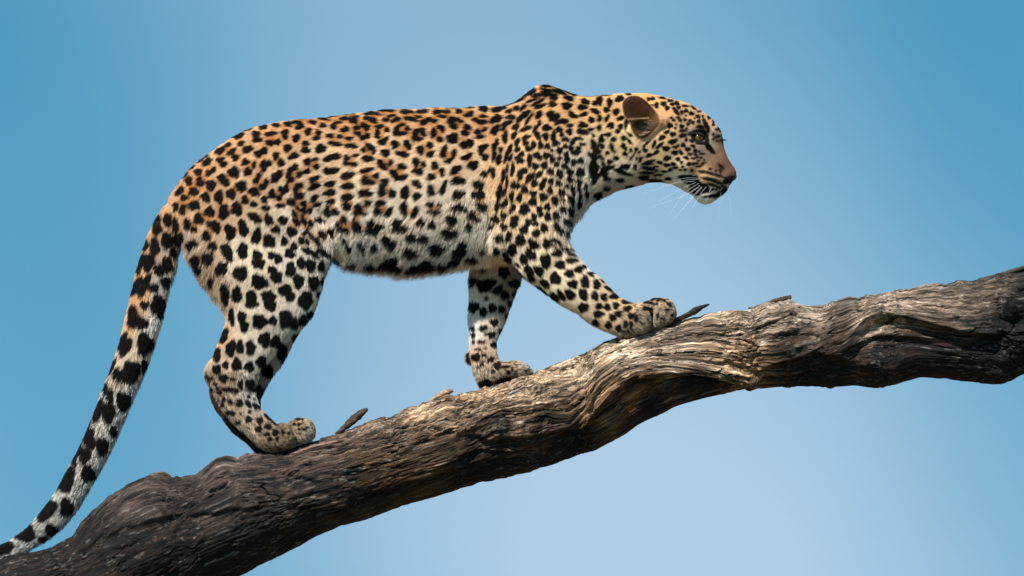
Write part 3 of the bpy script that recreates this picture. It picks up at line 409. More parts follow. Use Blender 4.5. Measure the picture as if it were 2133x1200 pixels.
FORELEG_POLY = smooth_poly(FAR_FORE)
def coat(P, LP, jit=0.0):
    """base colour, blackness for surface points: P world, LP local"""
    n = len(P); pu, pv = project(P)
    if jit: pu = pu + rng.normal(0, jit, n); pv = pv + rng.normal(0, jit, n)
    far = (LP[:, 2] > 5) & (LP[:, 0] > 930) & (LP[:, 0] < 1120) & (LP[:, 1] > 543)
    # the hidden flank mirrors the seen one through the animal, not through the lens
    hid = (LP[:, 2] > 5) & ~far
    q = np.where(far, sample(qF, pu, pv)+0.9, sample(qN, pu, pv)); dn = np.where(far, 0, sample(dN, pu, pv))
    col = shep(COAT, pu, pv, 4, 12)
    hf = hid & (LP[:, 0] > 415) & (LP[:, 0] < 700) & (LP[:, 1] > 590)  # far hind leg: shade painted in as grey, plus dark brown metatarsus fur
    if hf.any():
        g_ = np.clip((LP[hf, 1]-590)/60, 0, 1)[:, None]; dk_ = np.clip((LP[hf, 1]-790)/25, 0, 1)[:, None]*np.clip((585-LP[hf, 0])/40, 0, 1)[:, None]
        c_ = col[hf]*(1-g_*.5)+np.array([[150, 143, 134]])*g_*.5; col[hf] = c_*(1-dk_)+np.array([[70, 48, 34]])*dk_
    if far.any(): col[far] = shep(FAR_COAT, pu[far], pv[far], 4, 10)
    L_ = lin(col)*np.array([1.0, 0.955, 0.955]); L_ = L_*0.86 + L_.mean(-1, keepdims=True)*0.14
    # tawny hearts of the rosettes on back and flank
    ros = np.clip((dn-0.52)/0.18, 0, 1) * np.clip((1040-pu)/40, 0, 1) * np.clip((pu-330)/60, 0, 1) * np.clip((530-pv)/60, 0, 1)
    ros = ros * np.clip((q+1.0)/2, 0, 1)
    L_ = L_*(1-ros[:, None]*0.84) + lin((178, 114, 50))*ros[:, None]*0.84
    # ear: brown felt with a pale rim, dark mouth of the ear
    ear = (poly_sd(EARP, pu.astype(np.float32), pv.astype(np.float32)) > 0) & (np.abs(LP[:, 2]) > 50)
    if ear.any():
        ed = poly_sd(EARP, pu[ear].astype(np.float32), pv[ear].astype(np.float32))
        cu, cv = pu[ear], pv[ear]
        brown = lin((72, 44, 22))[None]*np.ones((ear.sum(), 1))
        dark = np.exp(-((cu-1316)/15)**2-((cv-222)/14)**2)
        brown = brown*(1-0.55*dark[:, None])
        tan = np.clip((cu-1350)/28, 0, 1); brown = brown*(1-tan[:, None]) + lin((136, 100, 68))*tan[:, None]
        mouth = np.clip(3.0*np.exp(-((cu-1335)/14)**2-((cv-262)/10)**2)-0.35, 0, 1); brown = brown*(1-mouth[:, None]) + lin((16, 10, 7))*mouth[:, None]
        low = np.clip((cv-262)/16, 0, 1)*np.clip((1350-cu)/20, 0, 1)*(1-mouth); brown = brown*(1-low[:, None]) + lin((98, 70, 42))*low[:, None]
        rim = np.clip(1-ed/3.0, 0, 1)*0.75; brown = brown*(1-rim[:, None]) + lin((215, 170, 120))*rim[:, None]
        fold = np.exp(-((cv-(248.5-0.07*(cu-1310)))/1.6)**2)*(cu < 1352)*0.7; brown = brown*(1-fold[:, None]) + lin((200, 160, 115))*fold[:, None]
        L_[ear] = brown; q = q.copy(); q[ear] = 30
    return L_, q, pu, pv
EARP = smooth_poly([(1296,222),(1298,209),(1309,200),(1324,198),(1340,204),(1354,216),(1364,229),(1372,240),(1375,252),(1370,264),(1362,274),(1352,284),(1340,289),(1326,286),(1316,272),(1311,256),(1300,240)])
BLACK = lin((14, 11, 10))
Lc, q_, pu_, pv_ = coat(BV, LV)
bl = np.clip(0.5 - (q_-1.0)/3.0, 0, 1)[:, None]
base = Lc*1.0
noseP = smooth_poly([(1512,352),(1522,348),(1533,354),(1537,362),(1534,372),(1526,379),(1516,378),(1508,370),(1503,360)])
nosed = poly_sd(noseP, pu_.astype(np.float32), pv_.astype(np.float32))
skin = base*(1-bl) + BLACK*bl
skin = np.where((((pu_-1457)/17)**2 + ((pv_-288)/13)**2 < 1)[:, None], BLACK, skin)
skin = np.where((nosed > -1)[:, None], np.where((pv_ > 367-(pu_-1520)*0.15)[:, None], lin((18, 13, 12)), lin((104, 70, 54))), skin)
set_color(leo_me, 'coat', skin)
def mat(name): 
    m = bpy.data.materials.new(name); m.use_nodes = True; return m, m.node_tree, m.node_tree.nodes['Principled BSDF']
m_skin, t_, b_ = mat('leopard_skin')
a_ = t_.nodes.new('ShaderNodeAttribute'); a_.attribute_name = 'coat'; t_.links.new(a_.outputs['Color'], b_.inputs['Base Color']); b_.inputs['Roughness'].default_value = 0.75
b_.inputs['Specular IOR Level'].default_value = 0.2
leo_me.materials.append(m_skin)

# ---------------------------------------------------------------- fur: every hair rooted in the skin
tri = np.concatenate([Q_[:, [0, 1, 2]], Q_[:, [0, 2, 3]]])
A_, B_, C_ = BV[tri[:, 0]], BV[tri[:, 1]], BV[tri[:, 2]]
area = np.linalg.norm(np.cross(B_-A_, C_-A_), axis=1)/2
tn = VN[tri].mean(1)
fac = np.clip(0.25 - tn[:, 1]*1.3, 0.22, 1.0)     # fewer hairs where no one ever looks
lt = LV[tri].mean(1)
fl = shep(FURLEN, lt[:, 0].astype(np.float32), lt[:, 1].astype(np.float32), 3, 8)
dens = np.clip(8.0/fl, 0.5, 6.0)
wgt = area*fac*dens; NH = 800000
idx = rng.choice(len(tri), NH, p=wgt/wgt.sum())
r1 = np.sqrt(rng.random(NH)); r2 = rng.random(NH); b0, b1, b2 = 1-r1, r1*(1-r2), r1*r2
tr = tri[idx]
def bary(X): return X[tr[:, 0]]*b0[:, None] + X[tr[:, 1]]*b1[:, None] + X[tr[:, 2]]*b2[:, None]
HP = bary(BV); HL = bary(LV); HN = bary(VN); HN /= np.linalg.norm(HN, axis=1)[:, None]
hu, hv = project(HP)
u32, v32 = HL[:, 0].astype(np.float32), HL[:, 1].astype(np.float32)
flow = shep(FLOW, u32, v32, 3, 10)
ln = shep(FURLEN, u32, v32, 3, 8)
ear_h = (poly_sd(EARP, hu.astype(np.float32), hv.astype(np.float32)) > 0) & (np.abs(HL[:, 2]) > 50)
ln = np.where(ear_h, 3.2, ln)
keep = poly_sd(noseP, hu.astype(np.float32), hv.astype(np.float32)) < 0.5
keep &= ((hu-1457)**2/15**2 + (hv-287)**2/10**2 > 1) | (HL[:, 2] > 0)
D = np.stack([flow[:, 0], np.zeros(NH), -flow[:, 1]], 1)
cl = np.stack([fbm(HP*np.array([70, 70, 70]), 2, 31+k) for k in range(3)], 1)      # clumps
D = D + cl*0.35 + rng.normal(0, 0.13, (NH, 3))
D -= (D*HN).sum(1)[:, None]*HN; D /= np.linalg.norm(D, axis=1)[:, None] + 1e-9
lift = np.clip(0.13 + rng.random(NH)*0.18 + 0.14*(ln > 16), 0, 1)
ln = ln*(0.65 + 0.7*rng.random(NH)) / PX
grav = np.array([0, 0, -1.0])
npt = 4; pts = np.zeros((NH, npt, 3)); pts[:, 0] = HP - HN*0.4/PX
d = D*(1-lift)[:, None]*0.8 + HN*(lift*1.7)[:, None]
cur = pts[:, 0].copy()
for k in range(1, npt):
    dd = d + (D - d)*(k/npt)*0.75 + grav*(0.10*k*np.clip(ln*PX/20, 0, 1.5))[:, None]
    dd /= np.linalg.norm(dd, axis=1)[:, None]
    cur = cur + dd*(ln/(npt-1))[:, None]; pts[:, k] = cur
MP = pts[:, 1]*0.5 + pts[:, 2]*0.5
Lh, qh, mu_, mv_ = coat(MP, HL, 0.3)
thr = rng.normal(0, 0.5, NH) - 0.75 + 0.3*np.clip((1040-hu)/30, 0, 1)*np.clip((500-hv)/40, 0, 1)*np.clip((hu-560)/80, 0, 1)
blk = np.clip(0.5 - (qh+thr-0.4)/1.6, 0, 1)[:, None]
# dark guard hairs darken softly on the long-haired belly
mod = (1 + 0.22*rng.normal(0, 1, NH) + 0.14*fbm(HP*60, 2, 5))[:, None]
speck = rng.random(NH)
paw = ((hv > 845) & (hu < 700)) | ((hv > 735) & (hu > 930) & (hu < 1130)) | ((hu > 1290) & (hv > 600)) | ((hu < 560) & (hv > 770))
colr = Lh*mod
colr = np.where((paw & (speck < 0.33))[:, None], colr*0.22, colr)
colr = np.where((~paw & (speck < 0.03))[:, None], colr*0.5, colr)
mott = fbm(HP*250, 2, 77)
lump = np.clip((mott-0.12)/0.08, 0, 1)*np.clip(1-lt_paw, 0, 0) if False else np.clip((mott-0.10)/0.1, 0, 1)
colr = np.where(paw[:, None], colr*(1.12-0.72*lump[:, None]), colr)
colr = np.clip(colr*1.17, 0.01, 0.9)
bcol = BLACK*(1+0.5*rng.random(NH))[:, None]
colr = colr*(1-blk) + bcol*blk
ki = np.nonzero(keep)[0]
def make_hair(name, P, col, r0, parent, mat_, r_tip=0.25):
    n, k = P.shape[:2]
    cu = bpy.data.hair_curves.new(name); cu.add_curves([k]*n)
    cu.attributes['position'].data.foreach_set('vector', P.astype(np.float32).ravel()) if 'position' in cu.attributes else cu.position_data.foreach_set('vector', P.astype(np.float32).ravel())
    ra = cu.attributes.get('radius') or cu.attributes.new('radius', 'FLOAT', 'POINT')
    prof = np.linspace(1, r_tip, k)[None, :]*np.asarray(r0).reshape(-1, 1)
    ra.data.foreach_set('value', np.broadcast_to(prof, (n, k)).astype(np.float32).ravel())
    ca = cu.attributes.new('coat', 'FLOAT_COLOR', 'CURVE'); c4 = np.ones((n, 4), np.float32); c4[:, :3] = col
    ca.data.foreach_set('color', c4.ravel())
    o = bpy.data.objects.new(name, cu); sc.collection.objects.link(o); cu.materials.append(mat_)
    if parent: o.parent = parent
    return o
m_fur, t_, b_ = mat('leopard_fur')
a_ = t_.nodes.new('ShaderNodeAttribute'); a_.attribute_name = 'coat'; t_.links.new(a_.outputs['Color'], b_.inputs['Base Color'])
b_.inputs['Roughness'].default_value = 0.6; b_.inputs['Specular IOR Level'].default_value = 0.10
rad = np.clip(0.17 + 0.022*ln*PX, 0.18, 0.44)/PX
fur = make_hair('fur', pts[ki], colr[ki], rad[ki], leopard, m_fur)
# ---------------------------------------------------------------- eye, nose, whiskers
leo_bvh = BVHTree.FromPolygons([tuple(x) for x in BV[::1]], [tuple(int(a) for a in f) for f in Q_[:]], all_triangles=False) if True else None
cam_p = Vector((0, CAMY, CAMZ))
def hit(bvh, u, v):
    """the surface point seen at picture position u, v"""
    q = to_world(u, v, 0); d = (Vector(q) - cam_p).normalized()
    loc, n, i, dist = bvh.ray_cast(cam_p, d)
    return loc, n
def uvsphere(name, c, r, seg=32, ring=20, scale=(1, 1, 1), rot=None):
    import bmesh
    bm = bmesh.new(); bmesh.ops.create_uvsphere(bm, u_segments=seg, v_segments=ring, radius=r)
    for v in bm.verts: v.co = Vector((v.co.x*scale[0], v.co.y*scale[1], v.co.z*scale[2]))
    if rot is not None: bmesh.ops.transform(bm, matrix=rot.to_4x4(), verts=bm.verts)
    for v in bm.verts: v.co += Vector(c)
    for f in bm.faces: f.smooth = True
    me = bpy.data.meshes.new(name); bm.to_mesh(me); bm.free(); return me
m_eye, t_, b_ = mat('leopard_eye')
tcn = t_.nodes.new('ShaderNodeAttribute'); tcn.attribute_name = 'iris'; t_.links.new(tcn.outputs['Color'], b_.inputs['Base Color'])
b_.inputs['Roughness'].default_value = 0.16; b_.inputs['Coat Weight'].default_value = 0.0; b_.inputs['Specular IOR Level'].default_value = 0.3
for sg in (-1, 1):
    loc, n = hit(leo_bvh, 1456, 287)
    c = Vector((loc.x, loc.y + 0.0088, loc.z)); 
    if sg > 0: c.y = -c.y
    me = uvsphere('eye', c, 0.0142)
    co = np.array([v.co for v in me.vertices]) - np.array(c)
    look = np.array([0.30, 0.95*sg, -0.05]); look /= np.linalg.norm(look)
    a = np.degrees(np.arccos(np.clip((co@look)/np.linalg.norm(co, axis=1), -1, 1)))
    iris = np.where((a < 14)[:, None], lin((5, 5, 5)), np.where((a < 44)[:, None], lin((84, 62, 34)), lin((18, 14, 12))))
    set_color(me, 'iris', iris)
    o = new_obj('eye', me, leopard, m_eye)
# eyelids: dark rims over and under the eyeball
def tube(path, rads, seg=8):
    path = np.array(path, float); n = len(path); vs_, fs = [], []
    for i in range(n):
        d = path[min(i+1, n-1)] - path[max(i-1, 0)]; d /= np.linalg.norm(d)+1e-12
        a = np.cross(d, [0, 1, 0.01]); a /= np.linalg.norm(a); b = np.cross(d, a)
        for k in range(seg):
            th = 2*math.pi*k/seg; vs_.append(path[i] + rads[i]*(a*math.cos(th)+b*math.sin(th)))
    for i in range(n-1):
        for k in range(seg):
            fs.append((i*seg+k, i*seg+(k+1) % seg, (i+1)*seg+(k+1) % seg, (i+1)*seg+k))
    return np.array(vs_), np.array(fs)
m_dark, t_, b_ = mat('dark_skin'); b_.inputs['Base Color'].default_value = (0.012, 0.009, 0.008, 1); b_.inputs['Roughness'].default_value = 0.8; b_.inputs['Specular IOR Level'].default_value = 0.15
def surf(u, v, off):
    loc, n = hit(leo_bvh, u, v)
    if loc is None: return to_world(u, v, -60)
    return np.array(loc + Vector((0, -off, 0)))
def catmull(P, n=6):
    P = np.array(P, float); o = []; m = len(P)
    for i in range(m-1):
        a, b, c, d = P[max(i-1, 0)], P[i], P[i+1], P[min(i+2, m-1)]
        for k in range(n):
            s = k/n; o.append(0.5*((2*b)+(c-a)*s+(2*a-5*b+4*c-d)*s*s+(-a+3*b-3*c+d)*s**3))
    o.append(P[-1]); return np.array(o)
ec = to_world(1456, 287, 0)
for nm, pl, rr in (('upper_eyelid', [(1433,280),(1441,278.5),(1451,278.5),(1460,280),(1467,285),(1472,293),(1478,303)], 3.4), ('lower_eyelid', [(1439,279),(1443,287),(1449,294),(1457,298),(1466,299),(1475,303)], 1.3)):
    pl = catmull(pl); P = []
    for (u, v) in pl:
        s = surf(u, v, 0.001)
        # lids lie over the ball
        P.append(s)
    P = np.array(P); eye_y = c.y if c.y < 0 else -c.y
    for i, (u, v) in enumerate(pl):
        d2 = ((u-1456)/PX)**2 + ((v-287)/PX)**2
        if d2 < 0.0142**2: P[i, 1] = min(P[i, 1], eye_y - math.sqrt(0.0142**2-d2) - 0.0006)
    rads = [rr/PX*math.sin(math.pi*(0.08+0.84*i/(len(P)-1)))**0.5 for i in range(len(P))]
    vs_, fs = tube(P, rads); new_obj(nm, np_mesh(nm, vs_, fs), leopard, m_dark)
# nose leather
m_nose, t_, b_ = mat('nose_leather'); b_.inputs['Roughness'].default_value = 0.42
n_ = t_.nodes.new('ShaderNodeTexNoise'); n_.inputs['Scale'].default_value = 900; tx = t_.nodes.new('ShaderNodeTexCoord'); t_.links.new(tx.outputs['Object'], n_.inputs['Vector'])
na = t_.nodes.new('ShaderNodeAttribute'); na.attribute_name = 'leather'; t_.links.new(na.outputs['Color'], b_.inputs['Base Color'])
bu = t_.nodes.new('ShaderNodeBump'); bu.inputs['Strength'].default_value = 0.4; bu.inputs['Distance'].default_value = 0.001; t_.links.new(n_.outputs[0], bu.inputs['Height']); t_.links.new(bu.outputs[0], b_.inputs['Normal'])
me = uvsphere('nose', to_world(1522.5, 366, 0), 1.0, scale=(14/PX, 20/PX, 11/PX), rot=Matrix.Rotation(math.radians(18), 3, 'Y'))
nc = np.array([v.co for v in me.vertices]); dn_ = np.clip((to_world(0, 367, 0)[2]-nc[:, 2])*PX/3.5 + 0.5 - (1526-project(nc)[0])*0.06, 0, 1)[:, None]
set_color(me, 'leather', lin((100, 66, 50))*(1-dn_) + lin((18, 13, 12))*dn_)
new_obj('nose', me, leopard, m_nose)
m_whisk, t_, b_ = mat('whisker'); b_.inputs['Base Color'].default_value = (0.85, 0.85, 0.85, 1); b_.inputs['Roughness'].default_value = 0.3
WH = [((1453,367),(1425,367),(1398,372)),((1455,371),(1428,376),(1402,384)),((1456,374),(1420,382),(1340,410)),((1451,379),(1415,400),(1368,428)),((1457,380),(1425,408),(1396,450)),((1455,388),(1432,408),(1412,420)),
      ((1462,387),(1444,412),(1404,462)),((1463,388),(1448,410),(1418,446)),((1471,387),(1458,410),(1442,440)),((1459,384),(1430,410),(1350,440)),((1482,388),(1476,408),(1470,428)),((1449,377),(1418,385),(1380,392)),((1500,396),(1502,420),(1496,462)),((1512,398),(1522,420),(1524,452))]
for i, (a, b, c2) in enumerate(WH):
    s = surf(a[0], a[1], 0.0); out_ = -0.025 if i < 12 else -0.004
    p0 = s + np.array([0.003, 0.003, 0]); p1 = to_world(b[0], b[1], 0); p1[1] = s[1] + out_*0.7; p2 = to_world(c2[0], c2[1], 0); p2[1] = s[1] + out_*1.4
    path = catmull([p0, p1, p2], 10); r0 = 0.22 if i < 12 else 0.10
    vs_, fs = tube(path, np.linspace(r0, 0.06, len(path))/PX, 5); new_obj('whisker', np_mesh('whisker', vs_, fs), leopard, m_whisk)
# brow hairs standing proud and ear tufts
P = []; cc = []; rr = []
for k in range(16):
    s = surf(1505-rng.random()*4, 290+rng.random()*3, 0); e = to_world(1508+rng.random()*12, 293+rng.random()*4, 0)
    e[1] = s[1] - 0.004; e = s + (e-s)*1.0; P.append(catmull([s, (s+e)/2+np.array([0, 0, .0008]), e], 2)[:4]); cc.append(BLACK); rr.append(0.5/PX)
for k in range(90):
    u = 1354+rng.random()*34; v = 256+rng.random()*18 - (u-1345)*0.15; s = surf(u, v, 0)
    e = s + np.array([-(6+rng.random()*12), -4, -(1-rng.random()*6)])/PX; P.append(catmull([s, (s+e)/2+np.array([0, -3/PX, .002]), e], 2)[:4]); cc.append(lin((190, 160, 126))*(0.3+0.5*rng.random())); rr.append(0.3/PX)
for k in range(24):
    a = rng.random(); s = surf(1352+a*10, 277+rng.random()*5-a*6, 0); e = s + np.array([-(16+rng.random()*16), -5, -1-rng.random()*6])/PX; P.append(catmull([s, (s+e)/2, e], 2)[:4]); cc.append(lin((200, 175, 145))*(0.5+0.5*rng.random())); rr.append(0.4/PX)
make_hair('long_hair', np.array(P), np.array(cc), np.array(rr), leopard, m_fur)
# ---------------------------------------------------------------- ground far below the frame
me = bpy.data.meshes.new('ground'); S = 6000
me.from_pydata([(-S, -S, 0), (S, -S, 0), (S, S, 0), (-S, S, 0)], [], [(0, 1, 2, 3)])
m_g, t_, b_ = mat('dry_grassland'); b_.inputs['Roughness'].default_value = 1
n_ = t_.nodes.new('ShaderNodeTexNoise'); n_.inputs['Scale'].default_value = 0.6; n_.inputs['Detail'].default_value = 8; tx = t_.nodes.new('ShaderNodeTexCoord'); t_.links.new(tx.outputs['Object'], n_.inputs['Vector'])
r_ = t_.nodes.new('ShaderNodeValToRGB'); r_.color_ramp.elements[0].color = (0.07, 0.06, 0.035, 1); r_.color_ramp.elements[1].color = (0.16, 0.125, 0.075, 1)
t_.links.new(n_.outputs[0], r_.inputs[0]); t_.links.new(r_.outputs[0], b_.inputs['Base Color'])
g = new_obj('ground', me, None, m_g); g['kind'] = 'structure'

# ---------------------------------------------------------------- the branch
TOP = [(-900,2300),(-700,1960),(-500,1690),(-300,1440),(-150,1270),(-60,1190),(0,1163),(50,1150),(83,1146),(117,1131),(150,1110),(183,1073),(205,1048),(227,1031),(267,1009),(300,996),(320,989),(335,988),(353,993),(380,992),(407,989),(433,970),(455,956),(473,952),(493,957),(512,951),(540,948),(596,939),(645,921),(708,901),(750,885),(792,867),(848,853),(890,835),(905,828),(932,818),(946,823),(995,818),(1050,802),(1108,782),(1150,763),(1190,748),(1220,735),(1255,716),(1290,706),(1360,690),(1409,672),(1465,657),(1500,652),(1540,647),(1567,642),(1600,628),(1625,622),(1645,622),(1657,630),(1700,637),(1767,623),(1833,612),(1883,605),(1933,593),(2000,584),(2033,583),(2083,571),(2133,563),(2250,540),(2450,500),(2800,440),(3200,350)]
BOT = [(-900,3100),(-700,2640),(-500,2260),(-300,1940),(-150,1700),(-60,1560),(0,1500),(100,1420),(200,1360),(300,1305),(400,1250),(505,1198),(575,1165),(645,1128),(715,1096),(764,1082),(785,1074),(855,1051),(925,1032),(992,1009),(1034,999),(1080,990),(1150,972),(1185,958),(1237,943),(1290,916),(1342,881),(1412,847),(1465,831),(1500,822),(1550,813),(1617,807),(1680,805),(1733,808),(1783,804),(1833,811),(1860,807),(1883,797),(1917,788),(1967,790),(2033,798),(2083,803),(2110,795),(2133,781),(2250,775),(2450,760),(2800,720),(3200,650)]
TOP = np.array(TOP, float); BOT = np.array(BOT, float)
xs = np.concatenate([np.arange(-900, -40, 8), np.arange(-40, 2180, 1.9), np.arange(2180, 3200, 10)])
NT = 620
top = np.interp(xs, TOP[:, 0], TOP[:, 1]); bot = np.interp(xs, BOT[:, 0], BOT[:, 1])
def sm(a, n):
    for _ in range(n): a = np.concatenate([a[:1], (a[:-2]+2*a[1:-1]+a[2:])/4, a[-1:]])
    return a
top = sm(top, 2) + 2.6*fbm(np.stack([xs/14, xs*0, xs*0+3], -1), 3, 61)+2.0*np.floor(2.5*fbm(np.stack([xs/45, xs*0, xs*0+7], -1), 2, 62)); bot = sm(bot, 12)
for bu_, bw_ in ((585, 80), (1050, 60), (1350, 65)): top = top - 4.5*np.exp(-((xs-bu_)/bw_)**4)
cen_ = (top+bot)/2; hv_ = (bot-top)/2
slope = np.gradient(sm(cen_, 200), xs); cosf = 1/np.sqrt(1+slope**2)
hd = hv_*cosf*1.12; hd = sm(hd, 400)
# rings: more samples on the side that is seen
th = np.linspace(0, 1, NT, endpoint=False); th = 2*math.pi*(th - 0.10*np.sin(2*math.pi*th)/1.0*0)  
c, s = np.cos(th), np.sin(th)      # s=-? front is t<0
TT = th[None, :]; X = xs[:, None]
ex = 2.2
cc_ = np.sign(np.cos(TT))*np.abs(np.cos(TT))**(2/ex); ss_ = np.sign(np.sin(TT))*np.abs(np.sin(TT))**(2/ex)
v0 = cen_[:, None] - hv_[:, None]*cc_            # theta 0 = top
t0_ = -hd[:, None]*ss_                           # theta pi/2 = towards the lens
u0 = X + 0*TT
arc = TT*hd[:, None]
front = np.clip(np.sin(TT), 0, 1)**0.5
# grain: lines of equal level follow the traced rolls of the wood
G1 = [(-900,2560),(-300,1600),(0,1260),(200,1165),(400,1065),(500,1015),(600,1012),(700,988),(800,960),(900,940),(980,915),(1024,886),(1090,876),(1136,862),(1185,866),(1220,840),(1250,798),(1290,770),(1360,755),(1430,761),(1500,770),(1560,783),(1620,780),(1700,742),(1760,712),(1800,676),(1833,662),(1880,668),(1923,681),(2000,702),(2133,706),(3200,460)]
G2 = [(-900,2800),(-300,1740),(0,1360),(300,1195),(500,1115),(700,1060),(850,1005),(950,968),(1050,945),(1130,930),(1180,912),(1225,878),(1262,838),(1290,813),(1325,793),(1395,785),(1482,791),(1560,800),(1650,793),(1700,770),(1800,735),(1900,730),(2000,748),(2133,748),(3200,560)]
g1c = sm(np.interp(xs, *np.array(G1, float).T), 3); g2c = sm(np.interp(xs, *np.array(G2, float).T), 3)
g1c = np.clip(g1c, top+8, bot-14); g2c = np.clip(g2c, g1c+6, bot-6)
lev = np.zeros_like(v0); LV_ = [0, 75, 115, 165]
for i in range(len(xs)):
    lev[i] = np.interp(v0[i], [top[i], g1c[i], g2c[i], bot[i]], LV_)
back = np.clip(-np.sin(TT), 0, 1)
S_ = u0/cosf[:, None]
warp = 9*fbm(np.stack([S_/170, lev/60, t0_/130], -1), 3, 3)
def ridge_profile(freq, along, seed, w=0):
    return np.stack([S_/along, (lev + warp + w)/freq, t0_/freq*0.5], -1)
LIP = [([(1000,905),(1024,884),(1090,872),(1136,858),(1185,864),(1220,838),(1248,796),(1290,768),(1360,753),(1430,759),(1500,768),(1560,782),(1610,800)], -9, 26, 0, 1),]
disp = np.zeros_like(v0)
def curve_v(P): P = np.array(P, float); return np.interp(xs, P[:, 0], P[:, 1], left=np.nan, right=np.nan)
def edge(P, up, su, dn, sd, fade=40, rough=3.0):
    """an edge in the wood along a traced line: proud by `up` above it (falling over su), sunk by `dn` below it (over sd)"""
    global disp
    cv = curve_v(P); P = np.array(P, float)
    f = np.clip(np.minimum(xs-P[0, 0], P[-1, 0]-xs)/fade, 0, 1); f = f*f*(3-2*f); f = np.where(np.isnan(cv), 0, f); cv = np.nan_to_num(cv, nan=0)
    d = v0 - (cv + rough*fbm(np.stack([xs/22, xs*0, xs*0], -1), 3, 9))[:, None]
    a = np.where(d < 0, up*np.exp(-(d/su)**2), -dn*np.exp(-np.maximum(d, 0)/sd))
    sgm = 1/(1+np.exp(-d/1.6))
    a = up*np.exp(-(np.minimum(d, 0)/su)**2)*(1-sgm) - dn*np.exp(-(np.maximum(d, 0)/sd)**2)*sgm
    disp = disp + a*f[:, None]*front
# roll of wood that swells above a hollow, left to right
edge([(1005,900),(1024,886),(1090,876),(1136,862),(1185,868),(1222,842),(1250,800),(1290,772),(1360,757),(1430,763),(1500,771),(1560,784),(1605,800)], -7, 12, -14, 26)
edge([(1180,930),(1225,885),(1262,840),(1290,813),(1325,793),(1395,785),(1482,791),(1539,800),(1600,806)], 13, 16, 26, 46)
edge([(960,900),(1020,925),(1100,915),(1160,905),(1210,900),(1250,870)], 9, 30, 8, 40)
edge([(740,900),(820,905),(900,895),(960,905),(1020,893)], 4, 20, 6, 24)
edge([(1560,790),(1600,770),(1640,758),(1700,742),(1750,752),(1790,775)], 6, 12, 16, 40)
edge([(1750,735),(1790,725),(1815,708),(1850,706),(1900,712),(1960,730)], 7, 10, 12, 22)
edge([(1760,712),(1775,700),(1800,674),(1833,662),(1880,668),(1923,681),(2000,702),(2060,706),(2100,703)], 11, 16, 26, 70)
edge([(1600,712),(1640,700),(1690,702),(1720,716)], 3, 10, 9, 18)
edge([(400,1010),(450,1000),(520,985),(600,992),(650,1005),(690,1010)], 4, 10, 5, 18)
edge([(640,1120),(700,1075),(780,1035),(860,1010),(950,985),(1000,965)], 6, 40, 12, 50)
edge([(880,1000),(940,965),(1000,945),(1060,950),(1120,940)], 5, 14, 8, 20)
edge([(150,1150),(260,1110),(360,1080),(450,1075),(560,1060)], 4, 16, 5, 20)
edge([(40,1175),(110,1160),(180,1120),(240,1075)], -3, 12, 4, 30)
# knots
def knot(u, v, a, b, h, ring=1.0):
    global disp
    r = np.sqrt(((u0-u)/a)**2+((v0-v)/b)**2)
    disp = disp + (h*np.exp(-r**2) + ring*2.2*np.cos(r*7)*np.exp(-r))*front*(r < 4)
knot(1658, 728, 34, 22, 16); knot(1745, 716, 40, 22, 14); knot(1800, 765, 18, 18, 12); knot(1045, 866, 8, 8, 7, .8); knot(1140, 830, 16, 10, -5, .3); knot(470, 985, 28, 26, 10, .6)
knot(1860, 770, 60, 24, 10, .5); knot(2070, 780, 46, 24, 12, .2); knot(1640, 780, 40, 22, 8); knot(2118, 678, 26, 22, -22, .3); knot(2090, 640, 22, 30, 10, .3)
knot(300, 1040, 60, 30, 8, .4); knot(960, 870, 50, 24, 5, .3); knot(720, 1000, 80, 40, 6, .3)
# bark texture: long fibres, furrows, flaking plates
g1 = fbm(ridge_profile(26, 190, 21), 4, 21); furrow = 1-np.abs(fbm(ridge_profile(9, 150, 22), 4, 22))*2.4
g3 = fbm(ridge_profile(4.2, 46, 23), 3, 23); g4 = fbm(ridge_profile(2.6, 16, 24), 2, 24)
big = fbm(np.stack([S_/90, v0/60, t0_/60], -1), 3, 25)
furrow = np.clip(furrow, 0, 1)**3
plate_reg = shep([(300,1050,.25),(600,1000,.2),(850,880,.8),(1000,840,1),(1150,800,1),(1400,720,.8),(1550,700,.9),(1560,740,1),(1700,680,.4),(1900,650,.3),(2100,620,.3),(1200,900,.2),(900,1000,.3),(1450,820,.1)], u0.astype(np.float32), v0.astype(np.float32), 3, 30)
pl = fbm(ridge_profile(9, 30, 27), 3, 27); plq = np.floor(pl*5)/5; plates = (plq + 0.15*(pl-plq)*5)*9
crk = np.abs(fbm(ridge_profile(17, 150, 28), 3, 28)); crack = np.clip(1-crk/0.035, 0, 1)*np.clip(0.4+2.5*fbm(ridge_profile(40, 120, 30), 2, 30), 0, 1)
rag = np.abs(fbm(ridge_profile(7, 30, 29), 3, 29))
rough_ = np.clip(0.55 + 1.6*fbm(np.stack([S_/60, lev/26, t0_/60], -1), 3, 33), 0.15, 1.3)
disp = disp + 6.0*g1 + 6*big - 5.0*furrow*(1-0.5*plate_reg)*rough_ + 3.6*g3*rough_ + 2.4*g4*rough_ + plates*plate_reg*1.3 - 11.0*crack - 4.0*rag*rough_
